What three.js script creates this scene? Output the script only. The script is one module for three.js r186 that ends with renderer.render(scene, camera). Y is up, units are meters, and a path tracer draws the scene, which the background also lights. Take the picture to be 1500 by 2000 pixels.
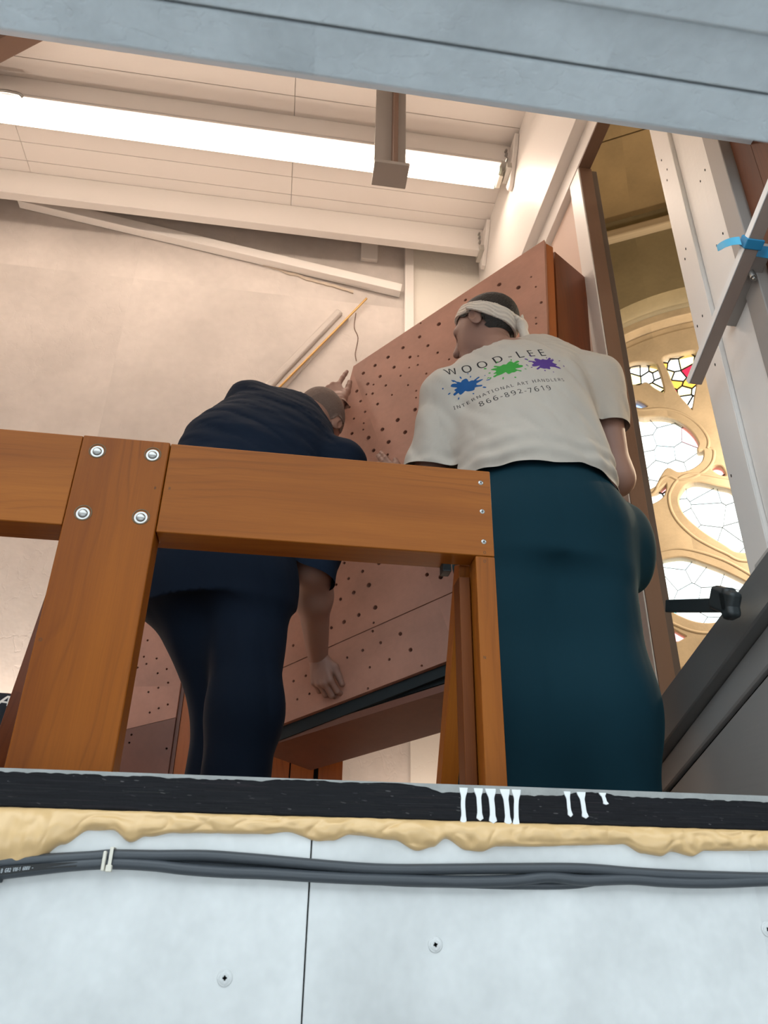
import * as THREE from 'three';
import { mergeGeometries } from 'three/addons/utils/BufferGeometryUtils.js';
import { RoundedBoxGeometry } from 'three/addons/geometries/RoundedBoxGeometry.js';
import { ImprovedNoise } from 'three/addons/math/ImprovedNoise.js';
import { RectAreaLightUniformsLib } from 'three/addons/lights/RectAreaLightUniformsLib.js';

// ---------------------------------------------------------------- camera, sky, sun, exposure
const EYE = 1.6;                                     // eye height above the lower floor
const lin = (r, g, b) => new THREE.Color().setRGB(r, g, b);
const scene = new THREE.Scene();
const renderer = new THREE.WebGLRenderer({ antialias: true });
renderer.toneMapping = THREE.LinearToneMapping;
renderer.toneMappingExposure = 1.0;
renderer.shadowMap.enabled = true;
RectAreaLightUniformsLib.init();
// rows: world x, y, z in camera axes (right, up, forward)
const FOC = 1450;
const RX = new THREE.Vector3(0.98990, -0.07892, 0.11717), RY = new THREE.Vector3(0.01646, 0.88799, 0.45903);
RY.addScaledVector(RX, -RY.dot(RX) / RX.lengthSq()).normalize(); RX.normalize();
const RZ = new THREE.Vector3().crossVectors(RX, RY).negate();
const camera = new THREE.PerspectiveCamera(2 * Math.atan(1000 / FOC) * 180 / Math.PI, 0.75, 0.1, 100);
camera.quaternion.setFromRotationMatrix(new THREE.Matrix4().makeBasis(
  new THREE.Vector3(RX.x, RY.x, RZ.x), new THREE.Vector3(RX.y, RY.y, RZ.y), new THREE.Vector3(RX.z, RY.z, RZ.z).negate()));
camera.position.set(0, EYE, 0);
camera.focus = 1.75; camera.userData.fStop = 12;
scene.add(camera);

// a pixel of the 1500 x 2000 photograph -> a direction, then a point on a measured plane (metres)
const V = (x, y, z) => new THREE.Vector3(x, y, z);
function ray(px, py) { const c = V(px - 750, 1000 - py, FOC); return V(RX.dot(c), RY.dot(c), RZ.dot(c)); }
const at = (px, py, d) => { const r = ray(px, py); r.multiplyScalar(d / -r.z); r.y += EYE; return r; };
const atX = (px, py, x) => { const r = ray(px, py); r.multiplyScalar(x / r.x); r.y += EYE; return r; };
const atY = (px, py, y) => { const r = ray(px, py); r.multiplyScalar((y - EYE) / r.y); r.y += EYE; return r; };
function atPlane(px, py, p0, nrm) { const r = ray(px, py), q = p0.clone(); q.y -= EYE; r.multiplyScalar(q.dot(nrm) / r.dot(nrm)); r.y += EYE; return r; }

const SUN = ray(1335, 1120).normalize();
// bright hazy white sky
scene.background = lin(0.83, 0.94, 1.0);
scene.backgroundIntensity = 2.9;
const sun = new THREE.DirectionalLight(0xfff1dd, 18);
sun.position.copy(SUN).multiplyScalar(20).add(V(0, EYE, 0)); sun.target.position.set(0, EYE, 0);
sun.castShadow = true; Object.assign(sun.shadow.camera, { left: -8, right: 8, top: 8, bottom: -8, near: 1, far: 50 });
scene.add(sun, sun.target);

// ---------------------------------------------------------------- helpers
const noise = new ImprovedNoise();
const N = (x, y, z = 0.37) => noise.noise(x, y, z);
const fbm = (x, y, o = 4, z = 0.37) => { let s = 0, a = 1, t = 0; for (let i = 0; i < o; i++) { s += a * N(x, y, z + i * 7.1); t += a; a *= 0.5; x *= 2.03; y *= 2.03; } return s / t; };
let seed = 12345;
const rnd = () => { seed = (seed * 1664525 + 1013904223) >>> 0; return seed / 4294967296; };
const clamp = (x, a = 0, b = 1) => Math.min(b, Math.max(a, x));
const sm = (a, b, x) => { const t = clamp((x - a) / (b - a)); return t * t * (3 - 2 * t); };
const lerp = (a, b, t) => a + (b - a) * t;
const used = {};
function numbered(name) { const k = used[name] = (used[name] ?? -1) + 1; return k ? `${name}_${String(k).padStart(3, '0')}` : name; }
function tag(o, label, category, group) { o.userData.label = label; o.userData.category = category; if (group) o.userData.group = group; return o; }
function mesh(name, geo, mat, parent) {
  const m = new THREE.Mesh(geo, mat); m.name = parent ? name : numbered(name); m.castShadow = m.receiveShadow = true;
  (parent ?? scene).add(m); return m;
}
function group(name, pos, label, category, grp) {
  const g = new THREE.Group(); g.name = numbered(name); if (pos) g.position.copy(pos); scene.add(g);
  if (category) tag(g, label, category, grp); return g;
}
function part(name, geo, mat, parent) { // geometry in world coordinates, parent unrotated
  const off = V(0, 0, 0); for (let p = parent; p && p !== scene; p = p.parent) off.add(p.position);
  geo = geo.clone(); geo.translate(-off.x, -off.y, -off.z); return mesh(name, geo, mat, parent);
}
function struct(name, label) { const g = new THREE.Group(); g.name = name; g.userData.kind = 'structure'; if (label) g.userData.label = label; scene.add(g); return g; }
const partNo = new Map();
function piece(name, geo, mat, parent) { const o = mesh(name, geo, mat, parent); return o; }
function uvAlong(geo, axis, ou = 0, ov = 0) { // uv in metres, u along the given axis (0, 1, 2)
  const p = geo.attributes.position, n = geo.attributes.normal, uv = new Float32Array(p.count * 2);
  for (let i = 0; i < p.count; i++) {
    const c = [p.getX(i), p.getY(i), p.getZ(i)], a = [Math.abs(n.getX(i)), Math.abs(n.getY(i)), Math.abs(n.getZ(i))];
    let d = a.indexOf(Math.max(...a)), u = axis, v;
    if (d === axis) { u = (axis + 1) % 3; v = (axis + 2) % 3; uv[2 * i] = c[u] * 0.2 + ou; uv[2 * i + 1] = c[v] + ov; continue; }
    v = 3 - axis - d; uv[2 * i] = c[u] + ou; uv[2 * i + 1] = c[v] + ov + d * 0.31;
  }
  geo.setAttribute('uv', new THREE.BufferAttribute(uv, 2)); return geo;
}
function box(x0, x1, y0, y1, z0, z1, r = 0.002, axis = -1) {
  const w = Math.abs(x1 - x0), h = Math.abs(y1 - y0), d = Math.abs(z1 - z0);
  const g = r > 0 ? new RoundedBoxGeometry(w, h, d, 1, Math.min(r, w / 3, h / 3, d / 3)) : new THREE.BoxGeometry(w, h, d);
  g.translate((x0 + x1) / 2, (y0 + y1) / 2, (z0 + z1) / 2);
  if (axis < 0) axis = [w, h, d].indexOf(Math.max(w, h, d));
  return uvAlong(g, axis, rnd(), rnd());
}
// a bar of rectangular section from a to b; "side" is roughly the direction of its width
function bar(a, b, width, thick, side, r = 0.002) {
  const L = a.distanceTo(b), y = b.clone().sub(a).normalize(), z = V(0, 0, 0).crossVectors(side, y).normalize(), x = V(0, 0, 0).crossVectors(y, z);
  const g = new RoundedBoxGeometry(width, L, thick, 1, Math.min(r, width / 3, thick / 3));
  uvAlong(g, 1, rnd(), rnd());
  g.applyMatrix4(new THREE.Matrix4().makeBasis(x, y, z).setPosition(a.clone().add(b).multiplyScalar(0.5))); return g;
}
function tube(points, r, seg = 80, rs = 10, closed = false) { return new THREE.TubeGeometry(new THREE.CatmullRomCurve3(points, closed, 'catmullrom', 0.5), seg, r, rs, closed); }
function cyl(a, b, r0, r1 = r0, seg = 20) {
  const g = new THREE.CylinderGeometry(r1, r0, a.distanceTo(b), seg);
  g.applyMatrix4(new THREE.Matrix4().makeRotationFromQuaternion(new THREE.Quaternion().setFromUnitVectors(V(0, 1, 0), b.clone().sub(a).normalize())).setPosition(a.clone().add(b).multiplyScalar(0.5))); return g;
}
const frameM = (x, y, z, p) => new THREE.Matrix4().makeBasis(x, y, z).setPosition(p);
// textures
function dataTex(w, h, fn, srgb = true) {
  const d = new Uint8Array(w * h * 4);
  for (let j = 0; j < h; j++) for (let i = 0; i < w; i++) { const c = fn(i / w, j / h); const k = (j * w + i) * 4; for (let q = 0; q < 3; q++) d[k + q] = clamp(Math.round(c[q]), 0, 255); d[k + 3] = 255; }
  const t = new THREE.DataTexture(d, w, h, THREE.RGBAFormat); t.wrapS = t.wrapT = THREE.RepeatWrapping; t.magFilter = THREE.LinearFilter; t.minFilter = THREE.LinearMipmapLinearFilter; t.generateMipmaps = true;
  if (srgb) t.colorSpace = THREE.SRGBColorSpace; t.needsUpdate = true; return t;
}
function rep(t, su, sv) { const c = t.clone(); c.repeat.set(su, sv); c.needsUpdate = true; return c; }
const mix3 = (a, b, t) => [0, 1, 2].map((i) => lerp(a[i], b[i], t));
function woodTex(light, dark, line, k) { // 1.6 m x 0.4 m, grain along u, with cathedral figure
  return dataTex(1024, 512, (u, v) => {
    const x = u * 1.6, y = v * 0.4;
    const bend = fbm(x * 1.3 + k, y * 5 + k, 3) * 0.09 + fbm(x * 5 + k, y * 12, 2) * 0.012;
    const q = (y + bend) * 55, fr = q - Math.floor(q);
    const ring = Math.pow(1 - Math.abs(fr - 0.85) / 0.85, 6) * sm(-0.25, 0.35, fbm(x * 2, y * 9 + k, 2, 5));
    const fibre = fbm(x * 9, y * 420 + k, 2, 3);
    const broad = fbm(x * 1.1 + 3 * k, y * 14, 3, 9);
    let c = mix3(light, dark, clamp(0.42 + broad * 0.95 + fibre * 0.26)); c = mix3(c, line, clamp(ring * 0.34)); return c;
  });
}
const T = {
  maple: woodTex([176, 126, 74], [142, 94, 48], [96, 58, 28], 0),
  plaster: dataTex(512, 512, (u, v) => { const a = fbm(u * 6, v * 6, 5), b = Math.pow(Math.abs(fbm(u * 9 + 4, v * 14, 4, 2)), 0.7); const n = 128 + a * 70 + (b < 0.06 ? -26 : 0) + fbm(u * 60, v * 60, 2, 4) * 20; return [n, n, n]; }, false),
  paint: dataTex(512, 512, (u, v) => { const n = 128 + fbm(u * 5, v * 60, 3) * 60 + fbm(u * 40, v * 40, 2, 2) * 30; return [n, n, n]; }, false),
  mottle: dataTex(512, 512, (u, v) => { const n = 236 + fbm(u * 5, v * 5, 5) * 34 + fbm(u * 50, v * 50, 2, 3) * 7; return [n, n * 0.995, n * 0.985]; }),
  weave: dataTex(256, 256, (u, v) => { const n = 128 + 50 * Math.sin(u * 256 * 0.8) * Math.sin(v * 256 * 0.8) + fbm(u * 40, v * 40, 2) * 60; return [n, n, n]; }, false),
};
for (const k of ['maple']) { T[k].repeat.set(1 / 1.6, 1 / 0.4); }
const std = (o) => new THREE.MeshStandardMaterial(o), phys = (o) => new THREE.MeshPhysicalMaterial(o);
const M = {
  wallCream: std({ color: lin(0.645, 0.59, 0.555), roughness: 0.92, bumpMap: rep(T.plaster, 0.7, 0.7), bumpScale: 0.005, map: rep(T.mottle, 0.4, 0.4) }),
  wallPale: std({ color: lin(0.74, 0.70, 0.63), roughness: 0.85, bumpMap: rep(T.plaster, 0.6, 0.6), bumpScale: 0.004 }),
  white: std({ color: lin(0.74, 0.695, 0.655), roughness: 0.42, bumpMap: rep(T.paint, 1.5, 1.5), bumpScale: 0.0012 }),
  whiteCeil: std({ color: lin(0.74, 0.69, 0.645), roughness: 0.5, bumpMap: rep(T.paint, 1, 1), bumpScale: 0.001 }),
  front: std({ color: lin(0.78, 0.80, 0.81), roughness: 0.42, map: rep(T.mottle, 1.3, 1.3) }),
  soffit: std({ color: lin(0.80, 0.87, 0.93), roughness: 0.5, map: rep(T.mottle, 3, 3), bumpMap: rep(T.plaster, 4, 4), bumpScale: 0.002 }),
  roomWall: std({ color: lin(0.72, 0.73, 0.74), roughness: 0.9 }),
  roomFloor: std({ color: lin(0.68, 0.68, 0.68), roughness: 0.7 }),
  loftFloor: std({ color: lin(0.85, 0.82, 0.78), roughness: 0.7, map: T.maple }),
  trestle: phys({ color: lin(0.76, 0.485, 0.16), roughness: 0.42, specularIntensity: 0.35, map: T.maple }),
  post: phys({ color: lin(0.63, 0.36, 0.06), roughness: 0.4, specularIntensity: 0.35, map: T.maple }),
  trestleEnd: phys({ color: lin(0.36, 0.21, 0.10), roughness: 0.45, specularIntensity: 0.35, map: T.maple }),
  steel: std({ color: lin(0.42, 0.41, 0.39), roughness: 0.3, metalness: 0.95 }),
  dark: std({ color: lin(0.012, 0.011, 0.010), roughness: 0.8 }),
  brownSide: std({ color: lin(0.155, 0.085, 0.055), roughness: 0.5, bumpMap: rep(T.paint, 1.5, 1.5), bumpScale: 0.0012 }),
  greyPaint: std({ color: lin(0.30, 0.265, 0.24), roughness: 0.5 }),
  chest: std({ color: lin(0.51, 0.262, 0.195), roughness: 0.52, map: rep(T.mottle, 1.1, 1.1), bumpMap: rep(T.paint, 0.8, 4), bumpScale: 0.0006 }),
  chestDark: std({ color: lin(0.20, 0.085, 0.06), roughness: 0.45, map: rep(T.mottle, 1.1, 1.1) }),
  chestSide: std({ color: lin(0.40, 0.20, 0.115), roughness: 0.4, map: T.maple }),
  orange: std({ color: lin(0.95, 0.55, 0.24), roughness: 0.42, map: T.maple }),
  gap: std({ color: lin(0.008, 0.016, 0.02), roughness: 0.75 }),
  naveCeil: std({ color: lin(0.30, 0.215, 0.115), roughness: 0.7, map: rep(T.mottle, 0.5, 0.5) }),
  naveWall: std({ color: lin(0.30, 0.255, 0.165), roughness: 0.9, map: rep(T.mottle, 0.5, 0.5) }),
  naveStone: std({ color: lin(0.57, 0.475, 0.36), roughness: 0.8, map: rep(T.mottle, 0.8, 0.8), bumpMap: rep(T.plaster, 1.5, 1.5), bumpScale: 0.003 }),
  naveBrown: std({ color: lin(0.33, 0.17, 0.075), roughness: 0.6, map: T.maple }),
  foam: phys({ color: lin(0.73, 0.48, 0.225), roughness: 0.36, clearcoat: 0.3, clearcoatRoughness: 0.35 }),
  cable: std({ color: lin(0.052, 0.06, 0.07), roughness: 0.42 }),
  nylon: std({ color: lin(0.72, 0.68, 0.58), roughness: 0.5 }),
  drip: std({ color: lin(0.80, 0.82, 0.83), roughness: 0.35 }),
  skin1: std({ color: lin(0.30, 0.165, 0.125), roughness: 0.55 }),
  skin2: std({ color: lin(0.27, 0.15, 0.115), roughness: 0.55 }),
  navy: phys({ color: lin(0.0055, 0.012, 0.026), roughness: 0.9, specularIntensity: 0.3, bumpMap: rep(T.weave, 8, 8), bumpScale: 0.0006 }),
  navyTrouser: phys({ color: lin(0.0025, 0.0065, 0.015), roughness: 0.9, specularIntensity: 0.3 }),
  teal: phys({ color: lin(0.0035, 0.024, 0.036), roughness: 0.88, specularIntensity: 0.3, sheen: 0.2, sheenColor: lin(0.05, 0.3, 0.36), sheenRoughness: 0.6 }),  // dark cloth; teal lens flare put into its colour and sheen
  band: std({ color: lin(0.66, 0.60, 0.53), roughness: 0.9, bumpMap: rep(T.weave, 6, 6), bumpScale: 0.0008 }),
  tape: std({ color: lin(0.015, 0.22, 0.42), roughness: 0.6 }),
  brass: std({ color: lin(0.50, 0.31, 0.12), roughness: 0.42, metalness: 0.6 }),
  lead: std({ color: lin(0.03, 0.03, 0.03), roughness: 0.6, metalness: 0.4 }),
  blackPlastic: std({ color: lin(0.015, 0.02, 0.022), roughness: 0.5 }),
};

// ---------------------------------------------------------------- the front room (where the viewer stands), open to daylight behind
const S = 'structure';
{
  const fl = mesh('floor', box(-3.6, 3.6, -0.2, 0, -1.02, 4.2, 0), M.roomFloor); fl.userData.kind = S;
  const wl = mesh('wall_front_room_left', box(-3.7, -3.5, 0, 4.0, -1.02, 4.2, 0), M.roomWall); wl.userData.kind = S;
  const wr = mesh('wall_front_room_right', box(3.5, 3.7, 0, 4.0, -1.02, 4.2, 0), M.roomWall); wr.userData.kind = S;
  const ce = mesh('ceiling_front_room', box(-3.7, 3.7, 2.05, 2.15, 0.1, 4.2, 0), M.roomWall); ce.userData.kind = S;  // unseen; set low to block daylight from the loft
  const wb = struct('wall_rear');                    // a wall with one large window opening behind the viewer
  for (const [x0, x1, y0, y1] of [[-3.7, 3.7, 0, 0.06], [-3.7, 3.7, 1.97, 4.0], [-3.7, -3.4, 0.06, 1.97], [3.4, 3.7, 0.06, 1.97]]) part('wall_section', box(x0, x1, y0, y1, 4.0, 4.2, 0), M.roomWall, wb);
  const wf = struct('window_rear');
  for (const x of [-3.38, -1, 1, 3.38]) part('mullion', box(x - 0.02, x + 0.02, 0.06, 1.97, 4.05, 4.12), M.white, wf);
  for (const y of [0.08, 1.95]) part('rail', box(-3.4, 3.4, y - 0.02, y + 0.02, 4.05, 4.12), M.white, wf);
}
// ---------------------------------------------------------------- the wall under the opening: white boards, screws, sill, foam, cables
const ZW = -1.0;
{
  const w = struct('wall_front', 'smooth white boarded wall below the black sill');
  const seam = 0.051, top = 1.682;
  for (const [x0, x1] of [[-2.4, -1.17], [-1.1685, seam - 0.0008], [seam + 0.0008, 1.27], [1.2715, 2.5]]) {
    const b = part('panel', box(x0, x1, -0.0, top, ZW - 0.012, ZW, 0.0012), M.front, w);
    if (x0 > -2 && x1 < 2) {
      const spots = x0 < 0 ? [[439, 1910]] : [[850, 1845], [1499, 1815]];
      for (const [px, py] of spots) {
        const c = at(px, py, 1.0);
        const pr = [[0.0002, -0.0003], [0.0088, -0.0003], [0.0088, 0.0006], [0.0074, 0.0011], [0.0066, 0.0009], [0.006, 0.0016], [0.0035, 0.0019], [0.0002, 0.0019]].map(([r, y]) => new THREE.Vector2(r, y));
        const hd = new THREE.LatheGeometry(pr, 24); hd.rotateX(Math.PI / 2); hd.translate(c.x, c.y, ZW);
        const s = part('screw', hd, M.front, b);
        const slot = mergeGeometries([new THREE.BoxGeometry(0.0052, 0.0016, 0.0006), new THREE.BoxGeometry(0.0016, 0.0052, 0.0006), new THREE.BoxGeometry(0.003, 0.003, 0.0006)]);
        slot.rotateZ(0.1 + c.x); slot.translate(c.x, c.y, ZW + 0.0019); part('drive', slot, M.dark, s);
      }
    }
  }
  part('backing', box(-2.5, 2.5, 0, top, ZW - 0.14, ZW - 0.013, 0), M.dark, w);
  for (const x of [-3, 3]) part('wall_section', box(x - 0.5, x + 0.5, 0, 4.0, ZW - 0.14, ZW - 0.0125, 0), M.roomWall, w);
  part('wall_section', box(-2.5, 2.5, 3.36, 5.25, ZW - 0.14, ZW, 0), M.roomWall, w);
}
{
  const s = struct('trim_1', 'black painted timber sill with chipped grey paint and white drips');
  const y0 = 1.686, y1 = 1.7295, zb = ZW - 0.15, zf = ZW + 0.004;
  const cv = document.createElement('canvas'); cv.width = 2048; cv.height = 128; const g = cv.getContext('2d');
  g.fillStyle = '#1b1b1e'; g.fillRect(0, 0, 2048, 128);
  for (let i = 0; i < 900; i++) { const x = rnd() * 2048, y = rnd() * 128, l = 10 + rnd() * 90; g.fillStyle = rnd() < 0.5 ? `rgba(12,12,14,${0.1 + rnd() * 0.25})` : `rgba(${74 + rnd() * 26},${68 + rnd() * 16},${64 + rnd() * 16},${0.04 + rnd() * 0.16})`; g.fillRect(x, y, l, 1 + rnd() * 2.5); }
  for (let i = 0; i < 130; i++) { g.fillStyle = `rgba(190,185,180,${0.08 + rnd() * 0.3})`; g.beginPath(); g.ellipse(rnd() * 2048, rnd() * 118, 1 + rnd() * 5, 0.7 + rnd() * 1.3, rnd() * 0.6, 0, 7); g.fill(); }
  const ct = new THREE.CanvasTexture(cv); ct.colorSpace = THREE.SRGBColorSpace; ct.wrapS = ct.wrapT = THREE.RepeatWrapping; ct.repeat.set(1 / 1.4, 1 / 0.0435);
  const mat = phys({ map: ct, roughness: 0.7, specularIntensity: 0.25, bumpMap: rep(T.paint, 3, 3), bumpScale: 0.002 });
  const g0 = box(-2.5, 2.5, y0, y1, zb, zf, 0.0025, 0);
  { const p = g0.attributes.position, uv = g0.attributes.uv; for (let i = 0; i < p.count; i++) uv.setXY(i, p.getX(i), p.getY(i) - y0 + (p.getZ(i) - zf) * 0.9); }
  part('sill_board', g0, mat, s);
  // chipped grey-white paint left along the top edge: a thin skin with a ragged lower edge
  const sh = new THREE.Shape(), low = [];
  for (let i = 0; i <= 1100; i++) {
    const x = -1.1 + 2.4 * i / 1100;
    let d = 0.0035 + 0.0026 * fbm(x * 26, 3.1, 4) + 0.003 * Math.max(0, fbm(x * 90, 9, 2));
    d += 0.0022 * sm(-0.2, -0.05, x) * (1 - sm(0.05, 0.1, x)) * 0 - 0.0028 * sm(-0.02, 0.02, x) * (1 - sm(0.16, 0.2, x));
    d += 0.0055 * sm(0.19, 0.215, x) * (1 - sm(0.36, 0.4, x)) + 0.0035 * sm(0.43, 0.47, x);
    low.push([x, y1 - Math.max(0.0006, d)]);
  }
  sh.moveTo(-1.1, y1 + 0.0004); sh.lineTo(1.3, y1 + 0.0004); for (const [x, y] of low.reverse()) sh.lineTo(x, y);
  const eg = new THREE.ExtrudeGeometry(sh, { depth: 0.0007, bevelEnabled: false }); eg.translate(0, 0, zf - 0.0002);
  const chip = std({ color: lin(0.36, 0.37, 0.365), roughness: 0.5, map: rep(T.mottle, 6, 6) });
  part('paint_edge', eg, chip, s);
  part('paint_top', box(-2.45, 2.45, y1 - 0.0004, y1 + 0.0005, zb, zf - 0.0006, 0), std({ color: lin(0.34, 0.34, 0.335), roughness: 0.35, map: rep(T.mottle, 4, 4) }), s);
  for (const [px, l, w, bx] of [[905, 62, 9, -2], [934, 56, 10, 2], [958, 60, 12, 2], [986, 62, 11, 3], [1008, 64, 10, -4], [1107, 44, 7, 2], [1134, 46, 10, 4], [1176, 20, 8, 4]]) {
    const a = at(px, 1538, 0.995), k = 0.00068, pts = []; const L = l * k, W = w * k / 1.7;
    const d = new THREE.Shape(); const n = 14, yt = y1 - 0.004;
    const wd = (t) => W * (1.35 - 0.75 * sm(0, 0.3, t) + 0.35 * sm(0.75, 0.93, t)) * (t > 0.93 ? Math.sqrt(Math.max(0, 1 - ((t - 0.93) / 0.07) ** 2)) : 1), cx = (t) => a.x + bx * k * t + 0.0009 * N(t * 2.5, px);
    for (let i = 0; i <= n; i++) pts.push([cx(i / n) - wd(i / n), yt - L * i / n]);
    for (let i = n; i >= 0; i--) pts.push([cx(i / n) + wd(i / n), yt - L * i / n]);
    pts.forEach(([x, y], i) => (i ? d.lineTo(x, y) : d.moveTo(x, y)));
    const dg = new THREE.ExtrudeGeometry(d, { depth: 0.0009, bevelEnabled: true, bevelSize: 0.0007, bevelThickness: 0.0006, bevelSegments: 2 }); dg.translate(0, 0, zf); part('paint_drip', dg, M.drip, s);
  }
}
{ // expanding foam bead under the sill
  const prof = [[-1400, 34], [-1100, 52], [-800, 40], [-500, 60], [-250, 46], [-120, 70], [-40, 92], [0, 100], [35, 98], [70, 84], [110, 58], [150, 34], [190, 33], [226, 52], [250, 42], [300, 35], [400, 33], [460, 33], [500, 28], [560, 42], [585, 40], [620, 30], [700, 36], [745, 53], [775, 46], [800, 32], [840, 50], [868, 52], [900, 42], [1000, 40], [1080, 36], [1150, 33], [1190, 48], [1225, 52], [1250, 44], [1290, 50], [1320, 40], [1420, 38], [1500, 34], [1560, 34], [1800, 48], [2100, 36], [2600, 40]];
  const hgt = (px) => { for (let i = 1; i < prof.length; i++) if (px <= prof[i][0]) { const [a, b] = [prof[i - 1], prof[i]], t = (px - a[0]) / (b[0] - a[0]); return lerp(a[1], b[1], t * t * (3 - 2 * t)); } return 34; };
  const nu = 1500, nv = 22, pos = [], idx = [];
  for (let i = 0; i <= nu; i++) {
    const px = -1300 + 3800 * i / nu, x = at(0, 1600, 0.99).x + px * 0.000667, h = hgt(px) * 0.00068;
    for (let j = 0; j <= nv; j++) {
      const t = j / nv, a = t * Math.PI;
      const lump = 1 + 0.28 * N(x * 28, t * 2, 1) + 0.16 * N(x * 80, t * 4, 3), crease = -0.0022 * Math.pow(Math.max(0, 1 - Math.abs(N(x * 22, t * 1.4 + 4, 6)) * 5), 2);
      pos.push(x, 1.6865 - h * (0.5 - 0.5 * Math.cos(a)) + 0.0008 * N(x * 60, t * 5), ZW - 0.002 + (0.006 + h * 0.26) * Math.pow(Math.sin(a), 0.8) * lump + crease * Math.sin(a));
    }
  }
  for (let i = 0; i < nu; i++) for (let j = 0; j < nv; j++) { const a = i * (nv + 1) + j, b = a + nv + 1; idx.push(a, a + 1, b, b, a + 1, b + 1); }
  const g = new THREE.BufferGeometry(); g.setAttribute('position', new THREE.Float32BufferAttribute(pos, 3)); g.setIndex(idx); g.computeVertexNormals();
  tag(mesh('foam_bead', g, M.foam), 'lumpy yellow expanding foam bead squeezed out under the black sill', 'foam');
}
{ // cables along the wall, in photograph pixels: [x, y] of the centre line
  const cable = (name, pts, r, out, label) => {
    const c = pts.map(([x, y, o = 0]) => { const p = at(x, y, 1.0 - out - r - o); return p; });
    return tag(mesh(name, tube(c, r, 520, 12), M.cable), label, 'cable');
  };
  cable('cable', [[-1500, 1640], [-700, 1665], [-60, 1688], [0, 1685], [80, 1679], [180, 1673], [218, 1670], [300, 1671], [400, 1671], [500, 1678], [600, 1687], [700, 1695], [780, 1698], [900, 1697], [1000, 1696], [1130, 1696], [1240, 1704], [1330, 1709], [1420, 1712], [1500, 1714], [1580, 1714], [2000, 1745], [2500, 1790]], 0.0062, 0.001, 'upper dark grey cable running across the white wall just under the foam');
  cable('cable', [[-1500, 1662], [-700, 1688], [-60, 1712], [0, 1706], [60, 1699], [140, 1690], [218, 1686], [300, 1690], [360, 1697], [440, 1703], [520, 1706], [600, 1711], [700, 1716], [800, 1719], [900, 1722], [1000, 1720], [1070, 1713], [1140, 1719], [1230, 1717], [1300, 1722], [1390, 1724], [1500, 1720], [1580, 1719], [2000, 1766], [2500, 1810]], 0.0066, 0.001, 'lower dark grey cable on the white wall with faint printed lettering at its left end');
  cable('cable', [[-1500, 1651, 0], [-700, 1676, 0], [-60, 1696, 0], [0, 1697, 0], [100, 1690, 0], [218, 1682, 0], [320, 1684, 0], [420, 1691, 0], [560, 1701, 0], [640, 1709, 0], [760, 1722, 0], [900, 1726, 0], [1010, 1729, 0], [1130, 1727, 0], [1220, 1709, 0], [1290, 1708, 0], [1400, 1722, 0], [1580, 1724, 0], [2000, 1758, 0], [2500, 1802, 0]], 0.0048, -0.0045, 'thin black cable lying behind the two thicker grey cables on the wall');
  const c = at(218, 1679, 1.0), k = group('cable_clip', c, 'cream plastic cable tie and nail clip holding the dark cables to the wall', 'cable tie');
  part('tie', box(c.x - 0.0006, c.x + 0.0034, c.y - 0.011, c.y + 0.0125, ZW + 0.0155, ZW + 0.017, 0.0006), M.nylon, k);
  part('tie', box(c.x - 0.0006, c.x + 0.0034, c.y + 0.0115, c.y + 0.013, ZW, ZW + 0.0165, 0.0005), M.nylon, k);
  part('tie_head', box(c.x - 0.002, c.x + 0.005, c.y - 0.0135, c.y - 0.006, ZW + 0.013, ZW + 0.0195, 0.0012), M.nylon, k);
  part('clip_arm', box(c.x - 0.0075, c.x - 0.0035, c.y - 0.0125, c.y + 0.0085, ZW, ZW + 0.018, 0.0015), M.nylon, k);
  // white print on the left of the lower cable
  const cv = document.createElement('canvas'); cv.width = 1024; cv.height = 64; const g = cv.getContext('2d'); g.fillStyle = '#0c0e10'; g.fillRect(0, 0, 1024, 64); g.fillStyle = '#aeb4b8'; g.font = 'bold 44px sans-serif'; g.fillText('B  GR2  VW-1  600V  \u2013', 6, 48);
  const t = new THREE.CanvasTexture(cv); t.colorSpace = THREE.SRGBColorSpace;
  const a = at(0, 1701, 0.985), b = at(150, 1688, 0.985), w = 0.0045, ps = [], uv = [], ix = [];
  for (let i = 0; i <= 12; i++) { const q = i / 12, p = a.clone().lerp(b, q); p.y += 0.0006 * Math.sin(q * 3.1); for (const s of [1, -1]) { ps.push(p.x, p.y + s * w * (1 - 0.45 * q) / 1, ZW + 0.0145 - (s > 0 ? 0.001 : 0)); uv.push(q, s > 0 ? 1 : 0); } if (i < 12) { const k0 = i * 2; ix.push(k0, k0 + 1, k0 + 2, k0 + 2, k0 + 1, k0 + 3); } }
  const pg = new THREE.BufferGeometry(); pg.setAttribute('position', new THREE.Float32BufferAttribute(ps, 3)); pg.setAttribute('uv', new THREE.Float32BufferAttribute(uv, 2)); pg.setIndex(ix); pg.computeVertexNormals();
  const lowC = scene.children.find((o) => o.name === 'cable_001'); mesh('printed_lettering', pg, std({ map: t, roughness: 0.5 }), lowC);
}
{ // low overhead boards in front of the opening
  const s = struct('trim_2', 'pale blue grey painted boards overhead, out of focus');
  const y = EYE + 0.42;
  part('board', box(-1.6, 1.8, y, y + 0.03, -0.2705, -0.2405, 0.003), M.soffit, s);
  part('board', box(-1.6, 1.8, y - 0.0006, y + 0.03, -0.2398, -0.2085, 0.0015), M.soffit, s);
  part('board', box(-1.6, 1.8, y - 0.004, y + 0.03, -0.2080, 0.1, 0.0025), M.soffit, s);
  for (const [a, b] of [[-3.6, -1.602], [1.802, 3.6]]) part('board', box(a, b, y, y + 0.03, -0.27, 0.1, 0.002), M.soffit, s);
}
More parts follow.
